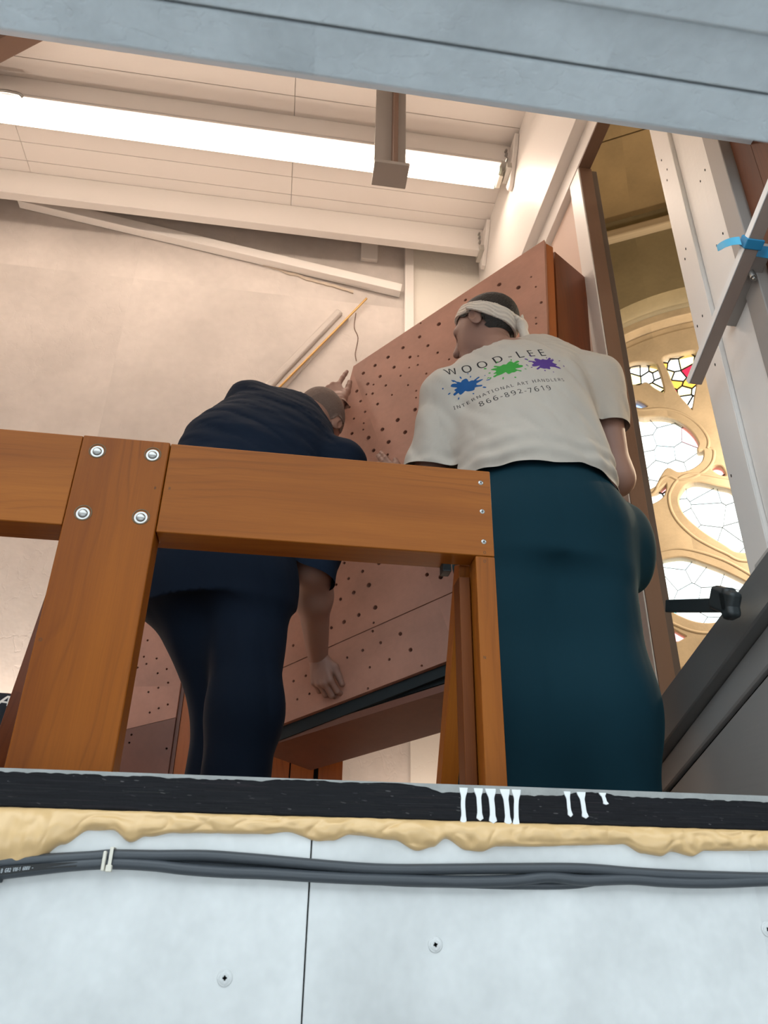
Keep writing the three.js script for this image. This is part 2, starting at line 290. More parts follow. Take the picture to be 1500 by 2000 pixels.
// ---------------------------------------------------------------- the loft: floor, ceiling of planks, walls
const FLOOR = 1.52, CEIL = 5.25, ZB = -3.36, XP = 1.07;
{
  const f = struct('floor_loft');
  part('floor_slab', box(-2.6, XP + 0.06, FLOOR - 0.1, FLOOR, ZB, ZW - 0.151, 0), M.loftFloor, f);
  const c = struct('ceiling', 'pale painted tongue and groove plank ceiling');
  const pw = 0.1225;
  for (let k = 0; k < 18; k++) {
    const z1 = -2.4625 + pw * (10 - k), z0 = z1 - pw; if (z0 < ZB - 0.05) continue;
    for (const [x0, x1] of [[-2.6, -1.66], [-1.659, -0.1758], [-0.1742, 1.06]]) part('plank', box(x0, x1, CEIL, CEIL + 0.02, Math.max(z0, ZB) + 0.0012, Math.min(z1, ZW - 0.14) - 0.0012, 0.0025, 0), M.whiteCeil, c);
  }
  part('roof_deck', box(-2.7, 1.2, CEIL + 0.0205, CEIL + 0.15, ZB - 0.2, ZW + 0.1, 0), M.dark, c);
  const b = struct('wall_back', 'cream plastered back wall');
  part('plaster', box(-2.6, 0.585, FLOOR, CEIL, ZB - 0.2, ZB, 0), M.wallCream, b);
  part('plaster', box(0.585, 1.2, FLOOR, CEIL, ZB - 0.2, ZB + 0.01, 0), M.wallPale, b);
  const l = mesh('wall_left', box(-2.8, -2.6, FLOOR - 0.1, CEIL + 0.15, ZB - 0.2, ZW, 0), M.wallCream); l.userData.kind = S;
  // ragged plaster edge and crack: real strips standing off the wall
  const rag = (pts, th, w, m, name) => {
    const sh = new THREE.Shape(), up = [], dn = [];
    for (let i = 0; i <= 80; i++) { const t = i / 80 * (pts.length - 1), k = Math.min(pts.length - 2, Math.floor(t)), p = pts[k].clone().lerp(pts[k + 1], t - k); const j = w * (0.6 + 0.9 * Math.abs(N(t * 9, w * 99))); const jy = 0.012 * N(t * 6, 7); up.push([p.x, p.y + j + jy]); dn.push([p.x, p.y - j + jy]); }
    [...up, ...dn.reverse()].forEach(([x, y], i) => (i ? sh.lineTo(x, y) : sh.moveTo(x, y)));
    const g = new THREE.ExtrudeGeometry(sh, { depth: th, bevelEnabled: false }); g.translate(0, 0, ZB); part(name, g, m, b);
  };
  const d = -ZB;
  rag([at(40, 400, d), at(240, 432, d), at(430, 487, d), at(560, 533, d), at(690, 572, d)], 0.008, 0.012, std({ color: lin(0.55, 0.46, 0.37), roughness: 0.95, bumpMap: rep(T.plaster, 6, 6), bumpScale: 0.01 }), 'plaster_edge');
  part('crack', tube([at(695, 612, d), at(692, 640, d), at(699, 660, d), at(694, 690, d), at(696, 706, d)].map((p) => { p.z = ZB + 0.0015; return p; }), 0.0028, 40, 6), M.brownSide, b);
  // right-hand wall of the loft: header above the openings, plate, recessed infill
  const r = struct('wall_right', 'white boarded partition header on the right under the ceiling');
  part('header_board', box(XP - 0.05, XP + 0.06, 4.475, CEIL, ZB, ZW - 0.14, 0.004, 2), M.white, r);
  part('plate', box(XP, XP + 0.055, 4.37, 4.474, ZB, ZW - 0.14, 0.003, 2), M.white, r);
  part('plate_underside', box(XP + 0.002, XP + 0.054, 4.362, 4.3695, -2.0, ZW - 0.14, 0, 2), M.brownSide, r);  // brown colour stands in for the shadow under the plate
  part('infill_panel', box(XP + 0.03, XP + 0.055, FLOOR, 4.362, ZB, -2.1, 0.002), std({ color: lin(0.62, 0.46, 0.38), roughness: 0.6 }), r);
  part('brown_panel', box(XP + 0.03, XP + 0.055, FLOOR, 4.362, -1.205, ZW - 0.14, 0.001), M.naveBrown, r);
  part('brown_panel', box(XP + 0.0301, XP + 0.06, 1.3, CEIL + 0.15, ZW - 0.139, ZW - 0.0, 0), M.naveBrown, r);
  part('wall_section', box(XP + 0.06, 2.5, 1.5, 5.6, ZW - 0.14, ZW - 0.014, 0), M.roomWall, r);
}
{ // posts of the right-hand partition
  const far = group('wall_post', V(XP, FLOOR, -2.0), 'tall white post with shade coloured brown on one face, beside the tilted chest', 'post');
  part('stud', box(XP, XP + 0.06, FLOOR, 4.362, -2.1, -2.0, 0.003), M.white, far);
  part('shade_face', box(XP + 0.004, XP + 0.058, FLOOR, 4.36, -1.9998, -1.996, 0.0008), M.brownSide, far).userData.label = 'front face coloured brown for its shade';  // unlit near face of the post, its shade put into the brown
  part('rebate_strip', box(XP + 0.0605, XP + 0.085, FLOOR, 4.36, -2.04, -2.005, 0.002), std({ color: lin(0.085, 0.06, 0.05), roughness: 0.55 }), far);
  const near = group('wall_post', V(XP, FLOOR, -1.4), 'wide white double post with nail holes behind the diagonal strut', 'post');
  part('stud', box(XP, XP + 0.05, FLOOR, 4.362, -1.487, -1.403, 0.003), M.white, near);
  part('stud', box(XP + 0.012, XP + 0.06, FLOOR, 4.362, -1.402, -1.272, 0.004), M.white, near);
  part('edge_strip', box(XP + 0.004, XP + 0.05, FLOOR, 4.362, -1.271, -1.213, 0.003), M.greyPaint, near);
  for (const [px, py] of [[1310, 332], [1303, 352], [1368, 354], [1412, 456], [1400, 480], [1347, 487], [1338, 506], [1380, 618], [1370, 638], [1377, 332], [1405, 713], [1292, 313], [1437, 930], [1445, 1010]]) {
    const p = atX(px, py, px < 1345 - 0 && px < 1290 + (py - 255) * 0.25 ? XP : XP + 0.012); if (p.z > -1.28 || p.z < -1.48) continue;
    const g = new THREE.CylinderGeometry(0.0022, 0.0022, 0.0012, 8); g.rotateZ(Math.PI / 2); g.scale(1, 2.2, 1); g.translate(p.z > -1.403 ? XP + 0.012 : XP, p.y, p.z); part('nail_hole', g, M.dark, near);
  }
}
{ // ceiling joists
  const j1 = mesh('ceiling_joist', box(-2.6, XP - 0.07, 5.125, CEIL - 0.0005, -2.64, -2.57, 0.004, 0), M.white); tag(j1, 'white ceiling joist that carries the lit tube lamp', 'joist');
  const j2 = mesh('ceiling_joist', box(-2.6, XP - 0.07, 5.07, CEIL - 0.0005, -3.205, -3.15, 0.004, 0), M.white); tag(j2, 'white ceiling joist nearest the cream back wall', 'joist');
  const ends = [[j1, -2.605, 'first white cleat under the ceiling on the right wall, beside the lamp end'], [j2, -3.178, 'second white cleat on the right wall, at the end of the rear joist']];
  for (const [, z, lb] of ends) {
    const c = group('joist_bracket', V(XP - 0.05, 5.1, z), lb, 'bracket');
    const sh = new THREE.Shape(); sh.moveTo(-0.13, 0.02); sh.lineTo(0.12, 0.02); sh.lineTo(0.12, -0.03); sh.lineTo(0.05, -0.2); sh.lineTo(0.02, -0.2); sh.lineTo(-0.1, -0.04); sh.closePath();
    const g = new THREE.ExtrudeGeometry(sh, { depth: 0.02, bevelEnabled: true, bevelSize: 0.002, bevelThickness: 0.002, bevelSegments: 1 }); g.rotateY(Math.PI / 2); g.translate(XP - 0.073, 5.2, z); part('cleat', g, M.white, c);
    part('metal_shoe', box(XP - 0.1, XP - 0.0735, 5.06, 5.10, z - 0.06, z + 0.045, 0.002), std({ color: lin(0.5, 0.48, 0.44), roughness: 0.45, metalness: 0.4 }), c);
    for (const y of [5.12, 5.16, 5.19]) part('bolt', cyl(V(XP - 0.1, y, z + 0.035), V(XP - 0.1, y, z + 0.055), 0.008, 0.006, 10), M.steel, c);
  }
  // lamps: two bare tubes side by side under a white channel; the second is added, unseen, for more light
  const addedGlow = std({ color: 0xffffff, emissive: lin(1.0, 0.83, 0.68), emissiveIntensity: 2.6, roughness: 0.4 }), glow = std({ color: 0xffffff, emissive: lin(1.0, 0.83, 0.68), emissiveIntensity: 11, roughness: 0.4 }), capM = std({ color: lin(0.5, 0.55, 0.45), roughness: 0.4 });
  for (const [dz, x0, x1, pw, lb] of [[0, -2.1, 0.935, 1, 'long glowing twin tube fluorescent lamp under the ceiling joist'], [1.25, -2.3, 0.75, 0.2, 'added second twin tube lamp, unseen on the ceiling nearer the opening']]) {
    const yT = 5.085, L = group('fluorescent_lamp', V((x0 + x1) / 2, 5.12, -2.66 + dz), lb, 'lamp');
    part('channel', box(x0 - 0.05, x1 + 0.012, 5.108, 5.124, -2.735 + dz, -2.572 + dz, 0.004, 0), M.white, L);
    if (dz) part('hanger_block', box(-0.1, 0.1, 5.124, CEIL - 0.001, -2.7 + dz, -2.6 + dz, 0.003), M.white, L);
    for (const z of [-2.607 + dz, -2.698 + dz]) {
      part('tube', cyl(V(x0, yT, z), V(x1, yT, z), 0.019, 0.019, 18), dz ? addedGlow : glow, L).userData.label = 'glowing white tube';
      part('tube_cap', cyl(V(x1, yT, z), V(x1 + 0.014, yT, z), 0.0195, 0.0185, 18), capM, L);
    }
    part('lamp_holder', box(x1 + 0.006, x1 + 0.03, 5.06, 5.11, -2.70 + dz, -2.62 + dz, 0.004), M.nylon, L);
    const r = new THREE.RectAreaLight(lin(1.0, 0.83, 0.70), 13.5 * pw, x1 - x0, 0.13); r.position.set((x0 + x1) / 2, yT - 0.021, -2.65 + dz); r.rotation.x = -Math.PI / 2; r.name = 'tube_light'; scene.add(r);
  }
  // short bent pipe end at the far left of the joist
  const p = [at(-30, 178, 2.56), at(8, 178, 2.56), at(26, 181, 2.56), at(38, 184, 2.56), at(44, 190, 2.57)]; tag(mesh('pipe_fitting', tube(p, 0.009, 24, 10), M.steel), 'short bent metal conduit end above the left end of the lit tube', 'conduit');
}
{ // two added lamps, unseen on the loft floor, to brighten the back wall
  for (const [x0, x1, lb] of [[-1.9, -0.3, 'long added floor lamp, unseen behind the left chest, washing the back wall'], [0.36, 0.98, 'shorter added floor lamp, unseen at the right, washing the back wall']]) {
    const z = ZB + 0.22, y = FLOOR + 0.055, m = (x0 + x1) / 2, L = group('added_floor_lamp', V(m, FLOOR, z), lb, 'lamp'), nrm = V(0, 0.8, -0.6);
    part('housing', box(x0, x1, FLOOR + 0.002, y, z - 0.05, z + 0.05, 0.006, 0), M.blackPlastic, L);
    part('tube', cyl(V(x0 + 0.02, y + 0.012, z), V(x1 - 0.02, y + 0.012, z), 0.012, 0.012, 12), std({ color: 0xffffff, emissive: lin(1.0, 0.84, 0.70), emissiveIntensity: 3, roughness: 0.4 }), L);
    const r = new THREE.RectAreaLight(lin(1.0, 0.84, 0.70), x0 < 0 ? 130 : 30, x1 - x0, 0.08); r.position.set(m, y + 0.03, z).addScaledVector(nrm, 0.01); r.lookAt(r.position.clone().add(nrm)); r.name = 'added_floor_lamp_light'; scene.add(r);
  }
}
{ // hanger in front of the lamp
  const y0 = 4.385, h = group('ceiling_hanger', V(0.29, y0, -2.2), 'short pale hanger hanging from the ceiling in front of the lit tube', 'hanger');
  part('flange', box(0.22, 0.30, y0 + 0.02, CEIL, -2.215, -2.203, 0.002), M.greyPaint, h);
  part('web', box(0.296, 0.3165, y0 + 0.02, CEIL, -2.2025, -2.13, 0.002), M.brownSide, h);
  part('side_flange', box(0.3165, 0.362, y0 + 0.02, CEIL, -2.215, -2.203, 0.002), M.greyPaint, h);
  part('base_plate', box(0.214, 0.366, y0, y0 + 0.02, -2.24, -2.12, 0.003), M.greyPaint, h);
}
{ // battens, moulding and rod on the back wall
  const d = -ZB - 0.03;
  const a = at(40, 392, d), b = at(783, 568, d); a.z = b.z = ZB + 0.03;
  tag(mesh('wall_batten', bar(a, b, 0.062, 0.055, V(0, 1, 0), 0.003), M.white), 'long white batten slanting down across the top of the back wall', 'batten');
  const c = atX(722, 497, 0.335); tag(mesh('wall_batten', box(0.27, 0.375, 5.08, CEIL, ZB, ZB + 0.03, 0.003), M.white), 'short upright white block between the joist and the slanting batten', 'batten');
  tag(mesh('corner_strip', box(0.545, 0.60, 3.2, CEIL, ZB, ZB + 0.035, 0.003), M.white), 'upright white strip on the back wall above the chest', 'batten');
  const m0 = at(664, 608, -ZB - 0.02), m1 = at(480, 801, -ZB - 0.02); m0.z = m1.z = ZB + 0.012;
  tag(mesh('wall_moulding', mergeGeometries([bar(m0, m1, 0.05, 0.05, V(1, 0, 0), 0.016), bar(m0.clone().add(V(0.035, -0.035, -0.006)), m1.clone().add(V(0.035, -0.035, -0.006)), 0.05, 0.024, V(1, 0, 0), 0.006)]), M.wallCream), 'rounded cream plaster moulding slanting down the back wall', 'moulding');
  const r0 = at(716, 583, -ZB - 0.03), r1 = at(500, 803, -ZB - 0.03);
  tag(mesh('brass_rod', cyl(r1, r0, 0.0065, 0.0065, 12), M.brass), 'thin brass coloured rod lying along the slanting moulding', 'rod');
  const e0 = atY(-60, 125, 5.2), e1 = atY(75, 53, 5.2); tag(mesh('ceiling_brace', bar(e0, e1, 0.09, 0.07, V(0, 0, 1), 0.004), M.brownSide), 'brown brace crossing the top left corner of the ceiling', 'brace');
}
// ---------------------------------------------------------------- the nave beyond the partition, with the stained glass window
const WN = V(-0.491, 0, 0.871).normalize(), WE = V(0.871, 0, 0.491).normalize(), WP = at(1330, 950, 5.2);
const onWin = (px, py) => { const p = atPlane(px, py, WP, WN).sub(WP); return [p.dot(WE), p.y]; };
const winM = frameM(WE, V(0, 1, 0), WN, WP);
{
  const wn = struct('wall_nave', 'dim olive brown church wall with an arched window');
  const arch = (s, x0, x1, y0, ys, rise, ccw) => { // pointed-round arch outline
    const pts = []; const n = 40; for (let i = 0; i <= n; i++) { const a = Math.PI * i / n; pts.push([lerp(x1, x0, 0.5 - 0.5 * Math.cos(a)), ys + rise * Math.pow(Math.sin(a), 0.85)]); }
    const all = [[x0, y0], [x1, y0], ...pts.slice(0)]; all.forEach(([x, y], i) => (i ? s.lineTo(x, y) : s.moveTo(x, y))); s.closePath(); return s;
  };
  const top = onWin(1330, 652)[1], bot = onWin(1300, 1395)[1];
  const cx = onWin(1395, 900)[0], hw = 1.02;
  const place = (name, g, m, parent) => { g.applyMatrix4(winM); return part(name, g, m, parent); };
  const wall = new THREE.Shape(); [[-4.6, -5.4], [6, -5.4], [6, 3.0], [-4.6, 3.0]].forEach(([x, y], i) => (i ? wall.lineTo(x, y) : wall.moveTo(x, y))); wall.closePath();
  const spring = top - 0.62;
  wall.holes.push(arch(new THREE.Path(), cx - hw - 0.12, cx + hw + 0.12, bot - 0.1, spring + 0.05, 0.62 + 0.2));
  const wg = new THREE.ExtrudeGeometry(wall, { depth: 0.35, bevelEnabled: false, curveSegments: 20 }); place('wall_face', wg, M.naveWall, wn);
  // stepped stone frame inside the opening
  for (const [o, z, dep] of [[0.12, 0.02, 0.16], [0.05, -0.04, 0.1]]) {
    const f = arch(new THREE.Shape(), cx - hw - o, cx + hw + o, bot - o, spring + o * 0.4, 0.62 + o); f.holes.push(arch(new THREE.Path(), cx - hw - o + 0.07, cx + hw + o - 0.07, bot - o + 0.07, spring + o * 0.4, 0.62 + o - 0.07));
    place('arch_frame', new THREE.ExtrudeGeometry(f, { depth: dep, bevelEnabled: true, bevelSize: 0.008, bevelThickness: 0.01, bevelSegments: 2, curveSegments: 20 }).translate(0, 0, z - dep * 0.2), M.naveStone, wn);
  }
  // moulding high on the wall
  const mo = onWin(1250, 505);
  place('cornice', new RoundedBoxGeometry(10.6, 0.12, 0.1, 2, 0.03).translate(0.7, mo[1], 0.39), M.naveStone, wn);
  // the window: tracery plate with shaped openings, each filled with leaded pieces of coloured glass
  const win = group('stained_glass_window', WP, 'bright stained glass window with rounded tracery seen through the gap in the white posts', 'window');
  const px = (list, ox = 1150, oy = 650, k = 1 / 2.223) => list.map(([x, y]) => onWin(ox + x * k, oy + y * k));
  const openings = [ // outlines measured on the photograph; last: palette
    ['amber', [[150, 165], [185, 143], [232, 137], [288, 142], [308, 165], [332, 250], [326, 277], [285, 258], [250, 232], [220, 244], [178, 238], [150, 215]]],
    ['red', [[316, 132], [342, 110], [400, 99], [466, 92], [500, 150], [472, 240], [456, 330], [448, 352], [420, 322], [392, 290], [366, 250], [338, 180]]],
    ['blue', [[188, 308], [215, 303], [260, 332], [232, 343], [200, 335]]],
    ['white', [[180, 385], [240, 376], [330, 374], [400, 398], [452, 440], [482, 490], [476, 520], [502, 522], [496, 570], [450, 607], [390, 621], [345, 603], [315, 640], [290, 684], [225, 690], [170, 560]]],
    ['pink', [[240, 712], [296, 694], [340, 662], [336, 712], [302, 747], [240, 766]]],
    ['pink', [[526, 602], [545, 582], [582, 590], [600, 635], [562, 632]]],
    ['white', [[388, 722], [418, 672], [470, 656], [560, 674], [626, 695], [655, 770], [700, 860], [706, 958], [640, 967], [588, 937], [500, 882], [428, 822], [394, 772]]],
    ['teal', [[285, 1060], [308, 1000], [370, 982], [430, 984], [520, 1014], [600, 1046], [712, 1105], [720, 1140], [650, 1215], [620, 1242], [560, 1269], [490, 1272], [418, 1252], [338, 1206], [300, 1130]]],
    ['pink', [[345, 1285], [400, 1309], [427, 1331], [364, 1357]]],
    ['amber', [[392, 1466], [468, 1432], [480, 1442], [428, 1484]]],
  ];
  const plate = arch(new THREE.Shape(), cx - hw - 0.01, cx + hw + 0.01, bot - 0.02, spring, 0.62);
  const smooth = (pts, n = 5) => new THREE.CatmullRomCurve3(pts.map(([x, y]) => V(x, y, 0)), true, 'catmullrom', 0.5).getPoints(pts.length * n).slice(0, -1).map((p) => [p.x, p.y]);
  const area = (q) => q.reduce((s, [x, y], i) => { const [u, v] = q[(i + 1) % q.length]; return s + x * v - u * y; }, 0) / 2;
  const clipBy = (poly, nx, ny, c) => { const out = []; for (let i = 0; i < poly.length; i++) { const a = poly[i], b = poly[(i + 1) % poly.length], da = a[0] * nx + a[1] * ny - c, db = b[0] * nx + b[1] * ny - c; if (da <= 0) out.push(a); if (da * db < 0) { const t = da / (da - db); out.push([lerp(a[0], b[0], t), lerp(a[1], b[1], t)]); } } return out; };
  const glass = {}; const G = (k, c) => glass[k] ??= phys({ color: c, transmission: 1, thickness: 0, roughness: 0.12, ior: 1.5 });
  const tone = { clear: lin(0.95, 0.93, 0.86), pale: lin(0.9, 0.97, 0.93), straw: lin(0.98, 0.78, 0.36), amber: lin(0.85, 0.40, 0.06), red: lin(0.62, 0.02, 0.05), rose: lin(0.95, 0.42, 0.42), aqua: lin(0.25, 0.85, 0.85), blue: lin(0.35, 0.5, 0.95), olive: lin(0.32, 0.24, 0.08) };
  const mixes = { amber: ['clear', 'straw', 'clear', 'amber', 'olive', 'clear', 'straw'], red: ['clear', 'red', 'straw', 'amber', 'clear', 'clear', 'straw'], blue: ['blue'], white: ['clear', 'clear', 'pale', 'clear'], pink: ['rose', 'clear', 'rose'], teal: ['pale', 'clear', 'clear', 'pale'] };
  const stoneM = M.naveStone, leads = [];
  for (const [kind, outline] of openings) {
    let poly = smooth(px(outline)); if (area(poly) < 0) poly.reverse();
    const hole = new THREE.Path(); poly.forEach(([x, y], i) => (i ? hole.lineTo(x, y) : hole.moveTo(x, y))); hole.closePath(); plate.holes.push(hole);
    const xs = poly.map((p) => p[0]), ys = poly.map((p) => p[1]), x0 = Math.min(...xs), x1 = Math.max(...xs), y0 = Math.min(...ys), y1 = Math.max(...ys), fine = kind === 'white' || kind === 'teal', cell = fine ? 0.185 : kind === 'blue' ? 0.5 : 0.115, seeds = [];
    for (let y = y0; y < y1 + cell; y += cell) for (let x = x0; x < x1 + cell; x += cell) seeds.push([x + (rnd() - 0.5) * cell * 0.95, y + (rnd() - 0.5) * cell * 0.95]);
    const ls = new THREE.Shape(); const grow = 0.006; poly.forEach(([x, y], i) => (i ? ls.lineTo(x, y) : ls.moveTo(x, y))); ls.closePath();
    seeds.forEach((s, i) => {
      let q = poly; const mid = [(x0 + x1) / 2, (y0 + y1) / 2];
      for (let k = 0; k < seeds.length && q.length > 2; k++) if (k !== i) { const o = seeds[k], nx = o[0] - s[0], ny = o[1] - s[1], L = Math.hypot(nx, ny); if (L > cell * 3.2 || L < 1e-6) continue; q = clipBy(q, nx / L, ny / L, (nx * (s[0] + o[0]) + ny * (s[1] + o[1])) / 2 / L - (fine ? 0.0014 : 0.004)); }
      if (q.length < 3 || Math.abs(area(q)) < 0.0006) return;
      const c = q.reduce((a, p) => [a[0] + p[0] / q.length, a[1] + p[1] / q.length], [0, 0]);
      const k = 1 - (fine ? 0.0012 : 0.004) / Math.sqrt(Math.abs(area(q))); q = q.map(([x, y]) => [c[0] + (x - c[0]) * k, c[1] + (y - c[1]) * k]);
      const gs = new THREE.Shape(), hp = new THREE.Path(); q.forEach(([x, y], n) => { if (n) { gs.lineTo(x, y); hp.lineTo(x, y); } else { gs.moveTo(x, y); hp.moveTo(x, y); } }); gs.closePath(); hp.closePath(); ls.holes.push(hp);
      const rim = (kind === 'white' || kind === 'teal') && poly.some(([x, y]) => Math.hypot(x - c[0], y - c[1]) < cell * 0.42), set = mixes[kind];
      let t = set[Math.floor(rnd() * set.length)]; if (rim && rnd() < 0.24) t = kind === 'teal' ? ['aqua', 'straw', 'rose', 'amber'][Math.floor(rnd() * 4)] : ['straw', 'rose', 'amber', 'straw'][Math.floor(rnd() * 4)];
      if (kind === 'amber' && c[1] < bot + 0.4) t = 'amber';
      place('glass_piece', new THREE.ShapeGeometry(gs).translate(0, 0, -0.002 + rnd() * 0.001), G(t, tone[t]), win);
    });
    leads.push(new THREE.ExtrudeGeometry(ls, { depth: 0.008, bevelEnabled: false }).translate(0, 0, -0.006));
  }
  const pg = new THREE.ExtrudeGeometry(plate, { depth: 0.07, bevelEnabled: true, bevelThickness: 0.018, bevelSize: 0.012, bevelOffset: -0.0, bevelSegments: 2, curveSegments: 20 }); pg.translate(0, 0, -0.03);
  place('tracery', pg, stoneM, win);
  place('lead_came', mergeGeometries(leads), M.lead, win);
  // rims standing proud round the two large lights
  for (const k of [3, 6, 7]) { const q = smooth(px(openings[k][1])), c = q.reduce((a, p) => [a[0] + p[0] / q.length, a[1] + p[1] / q.length], [0, 0]); place('tracery_moulding', tube(q.filter((_, i) => i % 3 === 0).map(([x, y]) => { const L = Math.hypot(x - c[0], y - c[1]); return V(c[0] + (x - c[0]) * (1 + 0.075 / L), c[1] + (y - c[1]) * (1 + 0.075 / L), 0.05); }), 0.016, 120, 8, true), stoneM, win); }

  // ceiling of broad boards, floor and the remaining walls of the nave
  const yc = WP.y + onWin(1250, 470)[1];
  const nc = struct('ceiling_nave', 'brown boarded church ceiling');
  const joint = atY(1200, 271, yc), j2 = atY(1240, 447, yc); const along = WE.clone(), nrm = WN;
  const dj = [joint.clone().sub(WP).dot(nrm), j2.clone().sub(WP).dot(nrm)].sort((a, b) => a - b);
  const cuts = [0.0, dj[0], dj[1], dj[1] + 1.1, dj[1] + 2.2, dj[1] + 3.3, dj[1] + 4.6].filter((v, i, a) => !i || v > a[i - 1] + 0.05);
  for (let i = 0; i + 1 < cuts.length; i++) { const g = new RoundedBoxGeometry(10.6, 0.05, cuts[i + 1] - cuts[i] - 0.012, 1, 0.006); g.translate(0.7, yc - WP.y + 0.025, (cuts[i] + cuts[i + 1]) / 2); uvAlong(g, 0); place('board', g, M.naveCeil, nc); }
  const cover = new THREE.BoxGeometry(12, 0.2, 8); cover.translate(0.7, yc - WP.y + 0.16, 3.5); place('roof_deck', cover, M.dark, nc);
  const nf = mesh('floor_nave', box(XP + 0.2, 9, -0.7, -0.5, -10, ZW - 0.2, 0), M.roomFloor); nf.userData.kind = S;
  for (const [x, z] of [[3.4, -2.6], [3.9, -4.0]]) { // added pendant lamps, out of the frame, to brighten the nave
    const y = 4.55, lp = group('added_pendant_lamp', V(x, y, z), z > -3 ? 'added white globe lamp, unseen, lighting the nave nearer the partition' : 'added white globe lamp, unseen, lighting the nave nearer the window', 'lamp');
    part('globe', new THREE.SphereGeometry(0.13, 24, 16).translate(x, y, z), std({ color: 0xffffff, emissive: lin(1, 0.81, 0.57), emissiveIntensity: 3 }), lp); part('rod', cyl(V(x, y + 0.12, z), V(x, yc - 0.0, z), 0.008), M.brass, lp);
    const pl = new THREE.PointLight(lin(1, 0.81, 0.57), 12, 0, 2); pl.position.set(x, y, z); pl.castShadow = true; pl.shadow.radius = 6; pl.name = 'added_pendant_lamp_light'; scene.add(pl);
  }
  const e = struct('wall_nave_side'); place('wall_section', new THREE.BoxGeometry(0.2, 9, 4.5).translate(6.1, -1.2, 2.0), M.naveWall, e);
  part('wall_section', box(XP + 0.06, XP + 0.2, -2.0, 8, -8.2, ZB - 0.2, 0), M.naveWall, e);
  part('wall_section', box(XP + 0.06, 8, 5.4, 9, ZW - 0.2, ZW, 0), M.naveWall, e);
  part('wall_section', box(2.45, 9, -2, 9.4, ZW - 0.2, ZW - 0.05, 0), M.naveWall, e);
  part('wall_section', box(XP - 0.0, XP + 0.06, CEIL + 0.15, 8, ZB - 0.2, ZW, 0), M.naveWall, e);
  part('wall_section', box(XP + 0.06, XP + 0.2, -2.0, 1.4, ZB - 0.2, ZW - 0.14, 0), M.naveWall, e);
}
